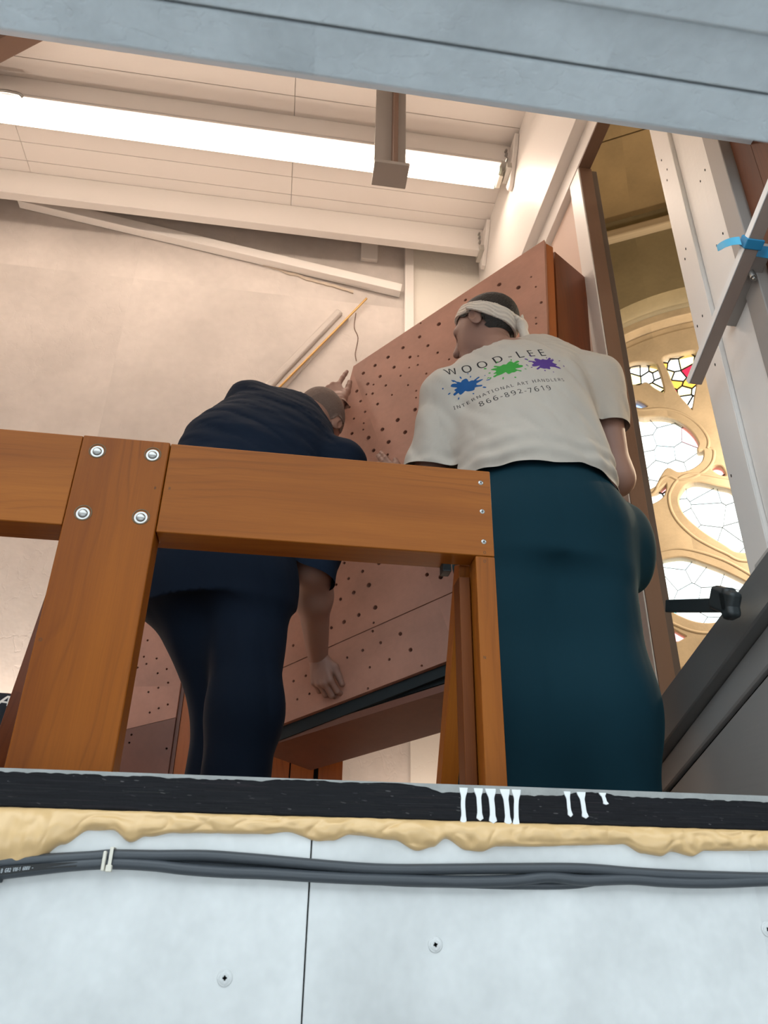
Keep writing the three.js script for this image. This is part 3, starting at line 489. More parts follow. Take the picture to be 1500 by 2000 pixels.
// ---------------------------------------------------------------- sloping rail and boarding at the lower right, strut with tape
{
  const X = 0.98, q = (px, py) => { const p = atX(px, py, X); return [-p.z, p.y]; };
  const plank = (name, pts, x0, dep, m, parent, r = 0.004) => {
    const s = new THREE.Shape(); pts.forEach(([x, y], i) => (i ? s.lineTo(x, y) : s.moveTo(x, y))); s.closePath();
    const g = new THREE.ExtrudeGeometry(s, { depth: dep - 2 * r, bevelEnabled: true, bevelSize: r, bevelThickness: r, bevelOffset: -r, bevelSegments: 1 }); g.translate(0, 0, r);
    g.rotateY(Math.PI / 2); g.translate(x0, 0, 0); uvAlong(g, 2); return part(name, g, m, parent);
  };
  const grey = std({ color: lin(0.115, 0.115, 0.112), roughness: 0.5, bumpMap: rep(T.paint, 1.5, 1.5), bumpScale: 0.001 }), pan = std({ color: lin(0.24, 0.235, 0.23), roughness: 0.6, bumpMap: rep(T.paint, 1.5, 1.5), bumpScale: 0.001 });
  const c = atX(1400, 1300, X), g = group('stair_balustrade', c, 'grey boarded stair side with a dark sloping rail, at the lower right corner', 'balustrade');
  const A = q(1432, 1200), B = q(1284, 1396), sl = (B[1] - A[1]) / (B[0] - A[0]), yAt = (z) => A[1] + sl * (z - A[0]);
  const lowP = q(1500, 1217), low2 = q(1300, 1478), sl2 = (low2[1] - lowP[1]) / (low2[0] - lowP[0]), yLow = (z) => lowP[1] + sl2 * (z - lowP[0]);
  plank('rail_board', [[1.16, yLow(1.16)], [2.02, yLow(2.02)], [2.02, yAt(2.02)], [A[0], A[1]], [1.16, yAt(1.16)]], X - 0.03, 0.045, grey, g);
  const boards = g;
  const g1 = q(1500, 1305), g2 = q(1304, 1540), sg = (g2[1] - g1[1]) / (g2[0] - g1[0]), yG = (z) => g1[1] + sg * (z - g1[0]);
  plank('board', [[1.16, yG(1.16) + 0.004], [2.05, yG(2.05) + 0.004], [2.05, yLow(2.05) - 0.001], [1.16, yLow(1.16) - 0.001]], X, 0.02, pan, boards);
  plank('board', [[1.16, FLOOR + 0.002], [2.05, FLOOR + 0.002], [2.05, yG(2.05) - 0.004], [1.16, yG(1.16) - 0.004]], X + 0.006, 0.02, pan, boards);
  plank('backing', [[1.16, FLOOR + 0.002], [2.05, FLOOR + 0.002], [2.05, yLow(2.05)], [1.16, yLow(1.16)]], X + 0.0265, 0.012, M.dark, boards, 0.001);
  // upper rail returning at the right edge
  const u = [[1500, 1062], [1470, 1102], [1470, 1150], [1432, 1198], [1500, 1215]].map(([x, y]) => q(x, y));
  plank('board', [...u, q(1540, 1200), q(1540, 1030)], X + 0.002, 0.02, std({ color: lin(0.40, 0.37, 0.345), roughness: 0.6 }), boards);
  const bl = group('bar_clamp', atX(1400, 1185, X - 0.06), 'black bar tool standing out against the bright glass at the top of the sloping rail', 'clamp');
  const b0 = atX(1304, 1183, 1.0), b1 = atX(1432, 1184, 1.0); b0.z = b1.z - 0.24; b0.copy(ray(1305, 1184).multiplyScalar((b1.length() * 0.55 + 0.75) / 1450 * 1.02)); b0.y += EYE;
  const r1 = ray(1425, 1182), r0 = ray(1303, 1184), D = 1.52; const p1 = r1.multiplyScalar(D / 1450), p0 = r0.multiplyScalar((D + 0.22) / 1450); p1.y += EYE; p0.y += EYE;
  part('bar', bar(p0, p1, 0.03, 0.012, V(0, 1, 0), 0.003), M.blackPlastic, bl);
  const d = p1.clone().sub(p0).normalize(), hp = p1.clone().addScaledVector(d, -0.0);
  part('clamp_head', mergeGeometries([bar(hp.clone().addScaledVector(d, -0.045).add(V(0, 0.02, 0)), hp.clone().addScaledVector(d, 0.02).add(V(0, 0.0, 0)), 0.052, 0.03, V(0, 1, 0), 0.012), bar(hp.clone().add(V(0, -0.03, 0)), hp.clone().add(V(0.0, 0.036, 0)), 0.034, 0.03, d, 0.012)]), M.blackPlastic, bl);
  // diagonal strut nearer than the posts
  const s0 = atX(1512, 372, 1.0), s1 = atX(1356, 748, 1.0), dr = s1.clone().sub(s0).normalize();
  const st = group('diagonal_strut', s0.clone().lerp(s1, 0.5), 'brown painted diagonal strut crossing in front of the white posts with blue tape on it', 'strut');
  const a0 = s0.clone().addScaledVector(dr, -0.3), up = V(0, 1, 0);
  part('bar', bar(a0, s1, 0.034, 0.02, V(1, 0, 0), 0.003), std({ color: lin(0.30, 0.22, 0.18), roughness: 0.5 }), st);
  part('face_strip', bar(a0.clone().add(V(-0.0184, 0, 0)), s1.clone().add(V(-0.0184, 0, 0)), 0.0025, 0.02, V(1, 0, 0), 0.0008), M.white, st);
  const k0 = atX(1458, 548, 1.066), k1 = k0.clone().addScaledVector(dr, 0.115), kk = k0.clone().addScaledVector(dr, -0.09);
  const pl = part('bracket_plate', bar(kk, k1, 0.05, 0.026, V(1, 0, 0), 0.003), M.greyPaint, st);
  const bo = atX(1468, 538, 1.062); part('bolt', mergeGeometries([cyl(bo.clone().add(V(0, 0.01, 0)), bo.clone().add(V(0, -0.012, 0.004)), 0.009, 0.009, 6), cyl(bo.clone().add(V(0, -0.01, 0.004)), bo.clone().add(V(0, -0.02, 0.006)), 0.005, 0.005, 10)]), M.steel, st);
  const tp = atX(1468, 474, 1.0), tA = bar(tp.clone().addScaledVector(dr, -0.012), tp.clone().addScaledVector(dr, 0.012), 0.044, 0.034, V(1, 0, 0), 0.003);
  const tg = group('blue_tape', tp, 'strip of blue masking tape wrapped round the diagonal strut with a loose end', 'tape');
  part('wrap', tA, M.tape, tg);
  const e0 = atX(1446, 470, 0.972), e1 = atX(1408, 484, 0.965), ps = [], ix = [];
  for (let i = 0; i <= 10; i++) { const t = i / 10, p = e0.clone().lerp(e1, t), h = 0.013 - 0.003 * t; p.x -= 0.012 * Math.sin(t * 2.4); for (const sg2 of [1, -1]) for (const o of [0, 0.0009]) ps.push(p.x + o, p.y + sg2 * h + 0.002 * N(t * 5, sg2), p.z + 0.003 * Math.sin(t * 5)); }
  for (let i = 0; i < 10; i++) { const k = i * 4, m = k + 4; ix.push(k, k + 2, m, m, k + 2, m + 2, k + 1, m + 1, k + 3, m + 1, m + 3, k + 3); }
  const tgeo = new THREE.BufferGeometry(); tgeo.setAttribute('position', new THREE.Float32BufferAttribute(ps, 3)); tgeo.setIndex(ix); tgeo.computeVertexNormals(); part('loose_end', tgeo, std({ color: lin(0.06, 0.42, 0.66), roughness: 0.5 }), tg);  // brighter blue than the wrap: light on the free end put into colour
  const f0 = atX(1458, 487, 1.02), f1 = atX(1545, 500, 1.06); part('band', bar(f0, f1, 0.026, 0.002, V(0, 1, 0.2), 0.0006), M.tape, tg);
}
// ---------------------------------------------------------------- trestle (beam, posts, legs) in front of the men
{
  const zf = -1.25, zb = -1.302, t = group('wooden_trestle', V(-0.1, FLOOR, -1.28), 'honey brown wooden trestle with a long beam, bolted left post and splayed rear legs', 'trestle');
  const yb = 2.175, yt = 2.363, xr = 0.380;
  part('beam', box(-1.6, -0.4095, yb, yt - 0.0, zb, zf, 0.0025, 0), M.trestle, t);
  part('beam', box(-0.2475, xr, yb, yt, zb, zf, 0.0025, 0), M.trestle, t);
  part('beam_core', box(-1.4, 0.3, yb + 0.004, yt - 0.003, zb - 0.03, zb - 0.0005, 0.002, 0), M.trestle, t);
  const post = part('post', box(-0.4085, -0.2485, FLOOR, yt + 0.0005, zb, zf + 0.003, 0.003, 1), M.post, t);
  for (const [px, py] of [[190, 882], [298, 889], [162, 1003], [275, 1011]]) {
    const c = at(px, py, -(zf + 0.003)), b = cyl(c.clone().add(V(0, 0, -0.002)), c.clone().add(V(0, 0, 0.0008)), 0.0118, 0.0118, 28);
    const w = part('washer', b, M.steel, post);
    const hd = new THREE.SphereGeometry(0.0085, 20, 10, 0, Math.PI * 2, 0, Math.PI / 2); hd.scale(1, 0.55, 1); hd.rotateX(Math.PI / 2); hd.translate(c.x, c.y, c.z + 0.0006); const h = part('bolt', hd, M.steel, post);
  }
   for (const [px, py] of [[190, 882], [298, 889], [162, 1003], [275, 1011]]) { const c = at(px, py, -(zf + 0.003)); const g = new THREE.TorusGeometry(0.0145, 0.0018, 6, 28); g.translate(c.x, c.y + 0.0016, c.z - 0.0008); part('counterbore_ring', g, std({ color: lin(0.13, 0.075, 0.03), roughness: 0.6 }), post); }
  part('leg', box(0.3425, xr, FLOOR, yb - 0.0006, zb, zf, 0.0022, 1), M.trestle, t);
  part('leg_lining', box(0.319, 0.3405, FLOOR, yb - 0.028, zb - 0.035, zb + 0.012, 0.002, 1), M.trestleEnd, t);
  const rear = (x, name) => { const a = V(x, 2.16, -1.345), b = V(x - 0.005, FLOOR + 0.02, -1.76); return part(name, bar(a, b, 0.036, 0.05, V(1, 0, 0), 0.002), M.trestle, t); };
  const r0 = at(908, 1105, 1.345), r1 = at(873, 1530, 1.50); const rb = r1.clone().add(r1.clone().sub(r0).multiplyScalar((FLOOR - r1.y) / (r1.y - r0.y))); rb.copy(r0).add(r1.clone().sub(r0).multiplyScalar((r0.y - FLOOR - 0.012) / (r0.y - r1.y)));
  part('rear_leg', bar(r0, rb, 0.034, 0.045, V(1, 0, 0), 0.002), M.trestle, t);
  const l0 = at(150, 1060, 1.37), l1 = at(55, 1335, 1.47); const lb = l0.clone().add(l1.clone().sub(l0).multiplyScalar((l0.y - FLOOR - 0.012) / (l0.y - l1.y)));
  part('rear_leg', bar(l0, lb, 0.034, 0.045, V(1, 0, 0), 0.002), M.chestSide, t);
  part('hinge', box(0.290, 0.3075, at(888, 1122, 1.315).y, at(888, 1095, 1.315).y, -1.33, -1.30, 0.002), M.blackPlastic, t);
  for (const [px, py] of [[939, 943], [942, 999], [945, 1058]]) { const c = at(px, py, -zf); const hd = new THREE.SphereGeometry(0.0052, 16, 8, 0, Math.PI * 2, 0, Math.PI / 2); hd.scale(1, 0.3, 1); hd.rotateX(Math.PI / 2); hd.translate(c.x, c.y, zf - 0.0002); const s = part('screw', hd, M.steel, t); const cr = mergeGeometries([new THREE.BoxGeometry(0.0055, 0.0012, 0.0006), new THREE.BoxGeometry(0.0012, 0.0055, 0.0006)]); cr.rotateZ(c.y * 9); cr.translate(c.x, c.y, zf + 0.0014); part('drive', cr, M.dark, s); }
  // stamped letters
  const { FontLoader } = await import('three/addons/loaders/FontLoader.js').catch(() => ({}));
  const { TextGeometry } = await import('three/addons/geometries/TextGeometry.js');
  if (FontLoader) {
    const font = await new FontLoader().loadAsync('fonts/droid/droid_sans_regular.typeface.json'), ink = std({ color: lin(0.055, 0.03, 0.012), roughness: 0.7 });
    for (const [s, px, py, o] of [['R', 303, 953, 0.0031], ['R', 331, 954, 0], ['O', 78, 1249, 0.0031], ['O', 946, 1079, 0], ['O', 946, 1096, 0], ['N', 946, 1284, 0]]) { const c = at(px, py, -zf - o), g = new TextGeometry(s, { font, size: 0.0056, depth: 0.0003, curveSegments: 4 }); g.translate(c.x - 0.0022, c.y - 0.0028, zf + o - 0.0001); part('stamped_letter', g, ink, t); }
  }
}
// ---------------------------------------------------------------- the tilted organ chest the men carry, and the pieces behind
const CH = {};
{
  const P1 = at(1063, 468, 1.96), P2 = at(690, 715, 2.47), P3 = P2.clone().add(V(0.03, -1.3, 0.06));
  const nz = V(0, 0, 0).crossVectors(P2.clone().sub(P1), P3.clone().sub(P1)).normalize(), ex = P1.clone().sub(P2).normalize(), ey = V(0, 0, 0).crossVectors(nz, ex).normalize();
  if (nz.z < 0) { nz.negate(); ey.negate(); }
  Object.assign(CH, { P1, nz, ex, ey });
  const q = (px, py) => { const p = atPlane(px, py, P1, nz).sub(P1); return [p.dot(ex), p.dot(ey)]; };
  const m4 = frameM(ex, ey, nz, V(0, 0, 0));
  const g = group('organ_chest', P1, 'large reddish brown wooden chest full of round holes, tilted up between the two men', 'chest');
  const TR = [0, 0], TL = q(690, 715), BL = q(490, 1463), b1 = q(549, 1507), b2 = q(865, 1388), r2 = q(1070, 660);
  const slR = r2[0] / r2[1], lineY = (a, b, x) => a[1] + (b[1] - a[1]) * (x - a[0]) / (b[0] - a[0]);
  const yBR0 = lineY(q(560, 1436), q(875, 1313), 0), BR = [slR * yBR0, yBR0];
  const s1 = q(561, 1300), s2 = q(885, 1156), t1 = q(560, 1411), t2 = q(875, 1291), u1 = q(560, 1436), u2 = q(875, 1313);
  const leftX = (y) => TL[0] + (BL[0] - TL[0]) * (y - TL[1]) / (BL[1] - TL[1]), rightX = (y) => slR * y;
  const cut = (a, b) => { let y = lineY(a, b, rightX(a[1])); y = lineY(a, b, rightX(y)); let z = lineY(a, b, leftX(a[1])); z = lineY(a, b, leftX(z)); return [[leftX(z), z], [rightX(y), y]]; };
  const [sL, sR] = cut(s1, s2), [tL, tR] = cut(t1, t2), [uL, uR] = cut(u1, u2);
  const holesZ7 = [[620, 103, 10], [728, 120, 11], [543, 78, 5], [856, 204, 7], [826, 116, 4], [826, 290, 4], [829, 323, 4], [730, 283, 6], [280, 326, 10], [171, 398, 8], [177, 321, 4], [218, 447, 8], [78, 459, 8], [273, 487, 6], [40, 412, 6], [117, 512, 8], [163, 506, 3], [161, 556, 5], [113, 571, 4], [28, 569, 8], [64, 617, 5], [209, 605, 5], [337, 525, 5], [106, 670, 5], [152, 702, 4], [152, 740, 4], [15, 725, 5], [146, 808, 10], [48, 866, 11], [90, 935, 11], [281, 253, 6], [800, 60, 4], [760, 360, 8], [640, 250, 6], [560, 200, 8], [430, 190, 7]].map(([x, y, r]) => [760 + x / 2.885, 520 + y / 2.885, r / 2.885]);
  const holesZ6 = [[1306, 55, 9], [1440, 53, 10], [1343, 117, 10], [1226, 106, 9], [1155, 153, 9], [1257, 172, 9], [1385, 170, 7], [1182, 218, 9], [1217, 222, 5], [1292, 227, 7], [1115, 262, 9], [1211, 277, 7], [1173, 282, 5], [1329, 286, 7], [1428, 225, 7], [1138, 323, 7], [1242, 341, 8], [1165, 388, 7], [1365, 438, 14], [1097, 430, 6], [1408, 512, 13], [1271, 496, 11], [1157, 458, 5], [1186, 546, 12], [1154, 497, 5], [1309, 572, 12], [1217, 624, 11], [1113, 590, 8], [1302, 650, 8], [1070, 360, 7], [1085, 520, 9]].map(([x, y, r]) => [340 + x / 3.125, 680 + y / 3.125, r / 3.125]);
  const holesZ2 = [[555, 143, 8], [750, 145, 10], [658, 190, 9], [579, 231, 8], [509, 265, 8], [693, 268, 13], [608, 310, 11], [533, 347, 9], [729, 394, 13], [636, 436, 11], [553, 475, 11], [482, 508, 9], [1021, 209, 11], [1099, 221, 14], [720, 480, 6], [713, 527, 8], [869, 542, 11], [758, 592, 9], [657, 635, 8], [569, 676, 7], [927, 632, 12], [807, 686, 8], [697, 731, 7], [1009, 390, 7], [990, 722, 6], [687, 850, 6], [337, 778, 7], [268, 808, 7], [357, 880, 7], [288, 911, 6], [220, 938, 6], [267, 608, 7]].map(([x, y, r]) => [480 + x / 2.885, 1050 + y / 2.885, r / 2.885]);
  const holes = [...holesZ7, ...holesZ6, ...holesZ2].map(([x, y, r]) => { const [a, b] = q(x, y), [c] = q(x, y - r * 1.0), e = q(x, y - r)[1]; return [a, b, Math.max(0.0035, Math.abs(e - b) * 0.98)]; });
  const inPoly = (P, x, y, r) => { let ok = true; for (let i = 0; i < P.length; i++) { const a = P[i], b = P[(i + 1) % P.length], L = Math.hypot(b[0] - a[0], b[1] - a[1]); const d = ((b[0] - a[0]) * (y - a[1]) - (b[1] - a[1]) * (x - a[0])) / L; if (d < r + 0.004) ok = false; } return ok; };
  const done = [];
  const board = (name, P, z, dep, m, withHoles, bev = 0.0015) => {
    const s = new THREE.Shape(); P.forEach(([x, y], i) => (i ? s.lineTo(x, y) : s.moveTo(x, y))); s.closePath();
    if (withHoles) for (const [x, y, r] of holes) if (inPoly(P, x, y, r) && !done.some(([a, b, c]) => Math.hypot(a - x, b - y) < c + r + 0.003)) { done.push([x, y, r]); const h = new THREE.Path(); h.absarc(x, y, r, 0, Math.PI * 2, true); s.holes.push(h); }
    const e = new THREE.ExtrudeGeometry(s, { depth: dep - 2 * bev, bevelEnabled: bev > 0, bevelSize: bev * 0.6, bevelThickness: bev, bevelOffset: -bev * 0.6, bevelSegments: 1, curveSegments: 8 }); e.translate(0, 0, z + bev - 0); uvAlong(e, 0); e.applyMatrix4(m4); return mesh(name, e, m, g);
  };
  const T0 = 0.022, e2 = 0.0008, sh = (p, d) => [p[0], p[1] + d];
  board('perforated_board', [sh(sL, e2), sh(sR, e2), TR, TL], -T0, T0, M.chest, true);
  board('perforated_board', [sh(tL, e2), sh(tR, e2), sh(sR, -e2), sh(sL, -e2)], -T0, T0 - 0.0012, M.chest, true);
  board('groove_strip', [uL, uR, tR, tL], -0.03, 0.012, M.gap, false);
  
  // carcass behind the boards: side and top boards that run back from the front, and a dark core
  const W3 = (p, z = 0) => P1.clone().addScaledVector(ex, p[0]).addScaledVector(ey, p[1]).addScaledVector(nz, z);
  const Tv = at(1144, 543, 2.085).sub(P1);
  const prism = (name, pts, mat, axis = 1) => { // eight corners: four and the same four moved
    const ps = pts.flatMap((p) => [p.x - P1.x, p.y - P1.y, p.z - P1.z]), f = [[0, 1, 2, 3], [7, 6, 5, 4], [0, 4, 5, 1], [1, 5, 6, 2], [2, 6, 7, 3], [3, 7, 4, 0]];
    let gq = new THREE.BufferGeometry(); gq.setAttribute('position', new THREE.Float32BufferAttribute(ps, 3)); gq.setIndex(f.flatMap(([i, j, k, l]) => [i, k, j, i, l, k])); gq = gq.toNonIndexed(); gq.computeVertexNormals(); uvAlong(gq, axis); return mesh(name, gq, mat, g);
  };
  const slab = (name, a, b, inn, m, f0, f1, axis) => { const A0 = W3(a, -T0 - 0.0005).addScaledVector(Tv, f0), B0 = W3(b, -T0 - 0.0005).addScaledVector(Tv, f0), A1 = W3(a).addScaledVector(Tv, f1), B1 = W3(b).addScaledVector(Tv, f1); const v = ex.clone().multiplyScalar(inn[0]).addScaledVector(ey, inn[1]); return prism(name, [A0, B0, B1, A1, ...[A0, B0, B1, A1].map((p) => p.clone().add(v))], m, axis); };
  slab('corner_trim', [BR[0] + 0.0005, BR[1]], [TR[0] + 0.0005, TR[1]], [-0.02, 0], std({ color: lin(0.86, 0.50, 0.26), roughness: 0.4, map: T.maple }), 0.0, 0.2, 1);
  slab('side_board', [BR[0], BR[1]], [TR[0], TR[1]], [-0.022, 0], M.chestSide, 0.203, 1, 1);
  slab('top_board', [TL[0], TL[1]], [TR[0] - 0.0225, TR[1]], [0, -0.022], M.chestSide, 0, 0.98, 0);
  slab('bottom_board', [BL[0], BL[1]], [BR[0] - 0.0225, BR[1]], [0, 0.022], M.chestDark, 0, 1, 0);  // darker material carries the shade of the unlit underside
  slab('side_board', [BL[0] + 0.022, BL[1]], [TL[0] + 0.022, TL[1] - 0.023], [-0.022, 0], M.chestSide, 0, 0.98, 1);
  { const c4 = [[BL[0] + 0.024, BL[1] + 0.03], [BR[0] - 0.026, BR[1] + 0.03], [TR[0] - 0.026, TR[1] - 0.03], [TL[0] + 0.024, TL[1] - 0.026]].map((p) => W3(p, -0.036)); prism('core', [...c4, ...c4.map((p) => p.clone().addScaledVector(Tv, 0.8))], M.gap); }
  // a second chest standing behind at the left, same kind of perforated board
  const Q0 = at(352, 1340, 2.9), g2 = group('organ_chest', Q0, 'darker reddish chest with pin holes standing behind the left post, orange edge on its right', 'chest');
  const n2 = V(-0.25, 0, 1).normalize(), e1 = V(1, 0, 0.25).normalize(), r = (px, py) => { const p = atPlane(px, py, Q0, n2).sub(Q0); return [p.dot(e1), p.y]; };
  const mm = frameM(e1, V(0, 1, 0), n2, V(0, 0, 0));
  const bd = (name, P, z, dep, m, hs) => { const s = new THREE.Shape(); P.forEach(([x, y], i) => (i ? s.lineTo(x, y) : s.moveTo(x, y))); s.closePath(); for (const [x, y, k] of hs ?? []) { const h = new THREE.Path(); h.absarc(x, y, k, 0, Math.PI * 2, true); s.holes.push(h); } const e = new THREE.ExtrudeGeometry(s, { depth: dep, bevelEnabled: false, curveSegments: 6 }); e.translate(0, 0, z); uvAlong(e, 1); e.applyMatrix4(mm); return mesh(name, e, m, g2); };
  const yf = FLOOR - Q0.y, xR = 0, xL = r(215, 1400)[0] - 0.12, yT = r(300, 1195)[1];
  const hz = [[865, 302], [818, 327], [918, 408], [858, 440], [977, 470], [985, 550], [928, 580], [1035, 655], [983, 678], [930, 700], [877, 725], [983, 748], [843, 398], [806, 462], [976, 936], [770, 855], [757, 902], [924, 495], [870, 605], [966, 800]].map(([x, y]) => { const [a, b] = r(x / 3, 1150 + y / 3); return [a, b, 0.0042]; });
  const seamL = r(250, 1437)[1], seamR = r(347, 1401)[1];
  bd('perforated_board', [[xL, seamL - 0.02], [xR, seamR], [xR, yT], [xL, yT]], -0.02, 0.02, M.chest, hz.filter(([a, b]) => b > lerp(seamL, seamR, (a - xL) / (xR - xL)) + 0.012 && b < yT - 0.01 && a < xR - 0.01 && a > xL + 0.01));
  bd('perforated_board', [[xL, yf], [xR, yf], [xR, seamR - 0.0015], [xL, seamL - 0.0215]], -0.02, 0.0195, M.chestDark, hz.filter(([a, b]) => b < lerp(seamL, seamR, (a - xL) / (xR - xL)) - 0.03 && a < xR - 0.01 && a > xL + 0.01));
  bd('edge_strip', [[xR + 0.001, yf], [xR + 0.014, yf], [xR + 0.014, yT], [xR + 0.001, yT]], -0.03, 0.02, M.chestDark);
  bd('side_board', [[xR + 0.015, yf], [xR + 0.06, yf], [xR + 0.06, yT], [xR + 0.015, yT]], -0.2, 0.185, M.orange);
  bd('carcass', [[xL, yf], [xR, yf], [xR, yT], [xL, yT]], -0.2, 0.178, M.gap);
  // upright orange boards low behind the chest
  const zc = -3.05, c0 = at(545, 1500, -zc), c1 = at(669, 1500, -zc), k = group('wooden_cabinet', V((c0.x + c1.x) / 2, FLOOR, zc - 0.1), 'orange brown wooden cabinet edge glimpsed below the tilted chest by the back wall', 'cabinet');
  const xp = (p) => at(p, 1490, -zc).x, top = at(600, 1330, -zc).y;
  part('door', box(xp(500), xp(566), FLOOR, top, zc - 0.02, zc, 0.002, 1), M.orange, k);
  part('door', box(xp(568.5), xp(614), FLOOR, top, zc - 0.02, zc, 0.002, 1), M.orange, k);
  part('frame_post', box(xp(623), xp(669), FLOOR, top, zc - 0.03, zc + 0.015, 0.003, 1), M.orange, k);
  part('carcass', box(xp(500), xp(668), FLOOR, top, zc - 0.22, zc - 0.031, 0.002, 1), M.gap, k);
}
// ---------------------------------------------------------------- people: fields joined smoothly, meshed by surface nets
const smin = (a, b, k) => { const h = Math.max(k - Math.abs(a - b), 0) / k; return Math.min(a, b) - h * h * k * 0.25; };
function cone(a, b, ra, rb) { // tapered capsule
  const bx = b.x - a.x, by = b.y - a.y, bz = b.z - a.z, ll = bx * bx + by * by + bz * bz;
  return (x, y, z) => { const px = x - a.x, py = y - a.y, pz = z - a.z, t = clamp((px * bx + py * by + pz * bz) / ll); const dx = px - bx * t, dy = py - by * t, dz = pz - bz * t; return Math.sqrt(dx * dx + dy * dy + dz * dz) - lerp(ra, rb, t); };
}
function ell(c, r, F) { // ellipsoid with axes F = [right, up, forward]
  const [ax, ay, az] = F;
  return (x, y, z) => { const px = x - c.x, py = y - c.y, pz = z - c.z, u = (px * ax.x + py * ax.y + pz * ax.z) / r[0], v = (px * ay.x + py * ay.y + pz * ay.z) / r[1], w = (px * az.x + py * az.y + pz * az.z) / r[2];
    const k0 = Math.sqrt(u * u + v * v + w * w), k1 = Math.sqrt((u / r[0]) ** 2 + (v / r[1]) ** 2 + (w / r[2]) ** 2); return k0 < 1e-6 ? -Math.min(...r) : k0 * (k0 - 1) / k1; };
}
function loft(nodes, lat) { // nodes {p, a, b}: elliptic sections along a smooth spine, half widths a (along lat) and b
  const cp = new THREE.CatmullRomCurve3(nodes.map((n) => n.p), false, 'centripetal'), cr = new THREE.CatmullRomCurve3(nodes.map((n, i) => V(n.a, n.b, i)), false, 'catmullrom', 0.5), n = (nodes.length - 1) * 5, segs = [];
  for (let i = 0; i < n; i++) {
    const p = cp.getPoint(i / n), q = cp.getPoint((i + 1) / n), r = cr.getPoint(i / n), r2 = cr.getPoint((i + 1) / n), t = cp.getTangent((i + 0.5) / n), ax = q.clone().sub(p), L = ax.length(); ax.divideScalar(L);
    const l = lat.clone().addScaledVector(t, -lat.dot(t)).normalize(), d = V(0, 0, 0).crossVectors(l, t).normalize(); segs.push({ p, ax, L, l, d, a0: r.x, a1: r2.x, b0: r.y, b1: r2.y });
  }
  return (x, y, z) => {
    let best = 1e9, bs = null, bt = 0, bo = 0;
    for (const s of segs) { const px = x - s.p.x, py = y - s.p.y, pz = z - s.p.z, t0 = px * s.ax.x + py * s.ax.y + pz * s.ax.z, t = clamp(t0, 0, s.L), dd = px * px + py * py + pz * pz - 2 * t * t0 + t * t; if (dd < best) { best = dd; bs = s; bt = t / s.L; bo = t0 - t; } }
    const s = bs, a = lerp(s.a0, s.a1, bt), b = lerp(s.b0, s.b1, bt), qx = x - s.p.x - s.ax.x * bt * s.L, qy = y - s.p.y - s.ax.y * bt * s.L, qz = z - s.p.z - s.ax.z * bt * s.L, u = qx * s.l.x + qy * s.l.y + qz * s.l.z, w = qx * s.d.x + qy * s.d.y + qz * s.d.z;
    const k0 = Math.sqrt((u / a) ** 2 + (w / b) ** 2), k1 = Math.sqrt((u / a / a) ** 2 + (w / b / b) ** 2), d = k0 < 1e-5 ? -Math.min(a, b) : k0 * (k0 - 1) / k1, end = (s === segs[0] && bo < 0) || (s === segs[n - 1] && bo > 0) ? Math.abs(bo) : 0;
    return end > 0 ? (d > 0 ? Math.hypot(d, end) : Math.max(d, end)) : d;
  };
}
const join = (k, ...fs) => (x, y, z) => { let d = fs[0](x, y, z); for (let i = 1; i < fs.length; i++) d = smin(d, fs[i](x, y, z), k); return d; };
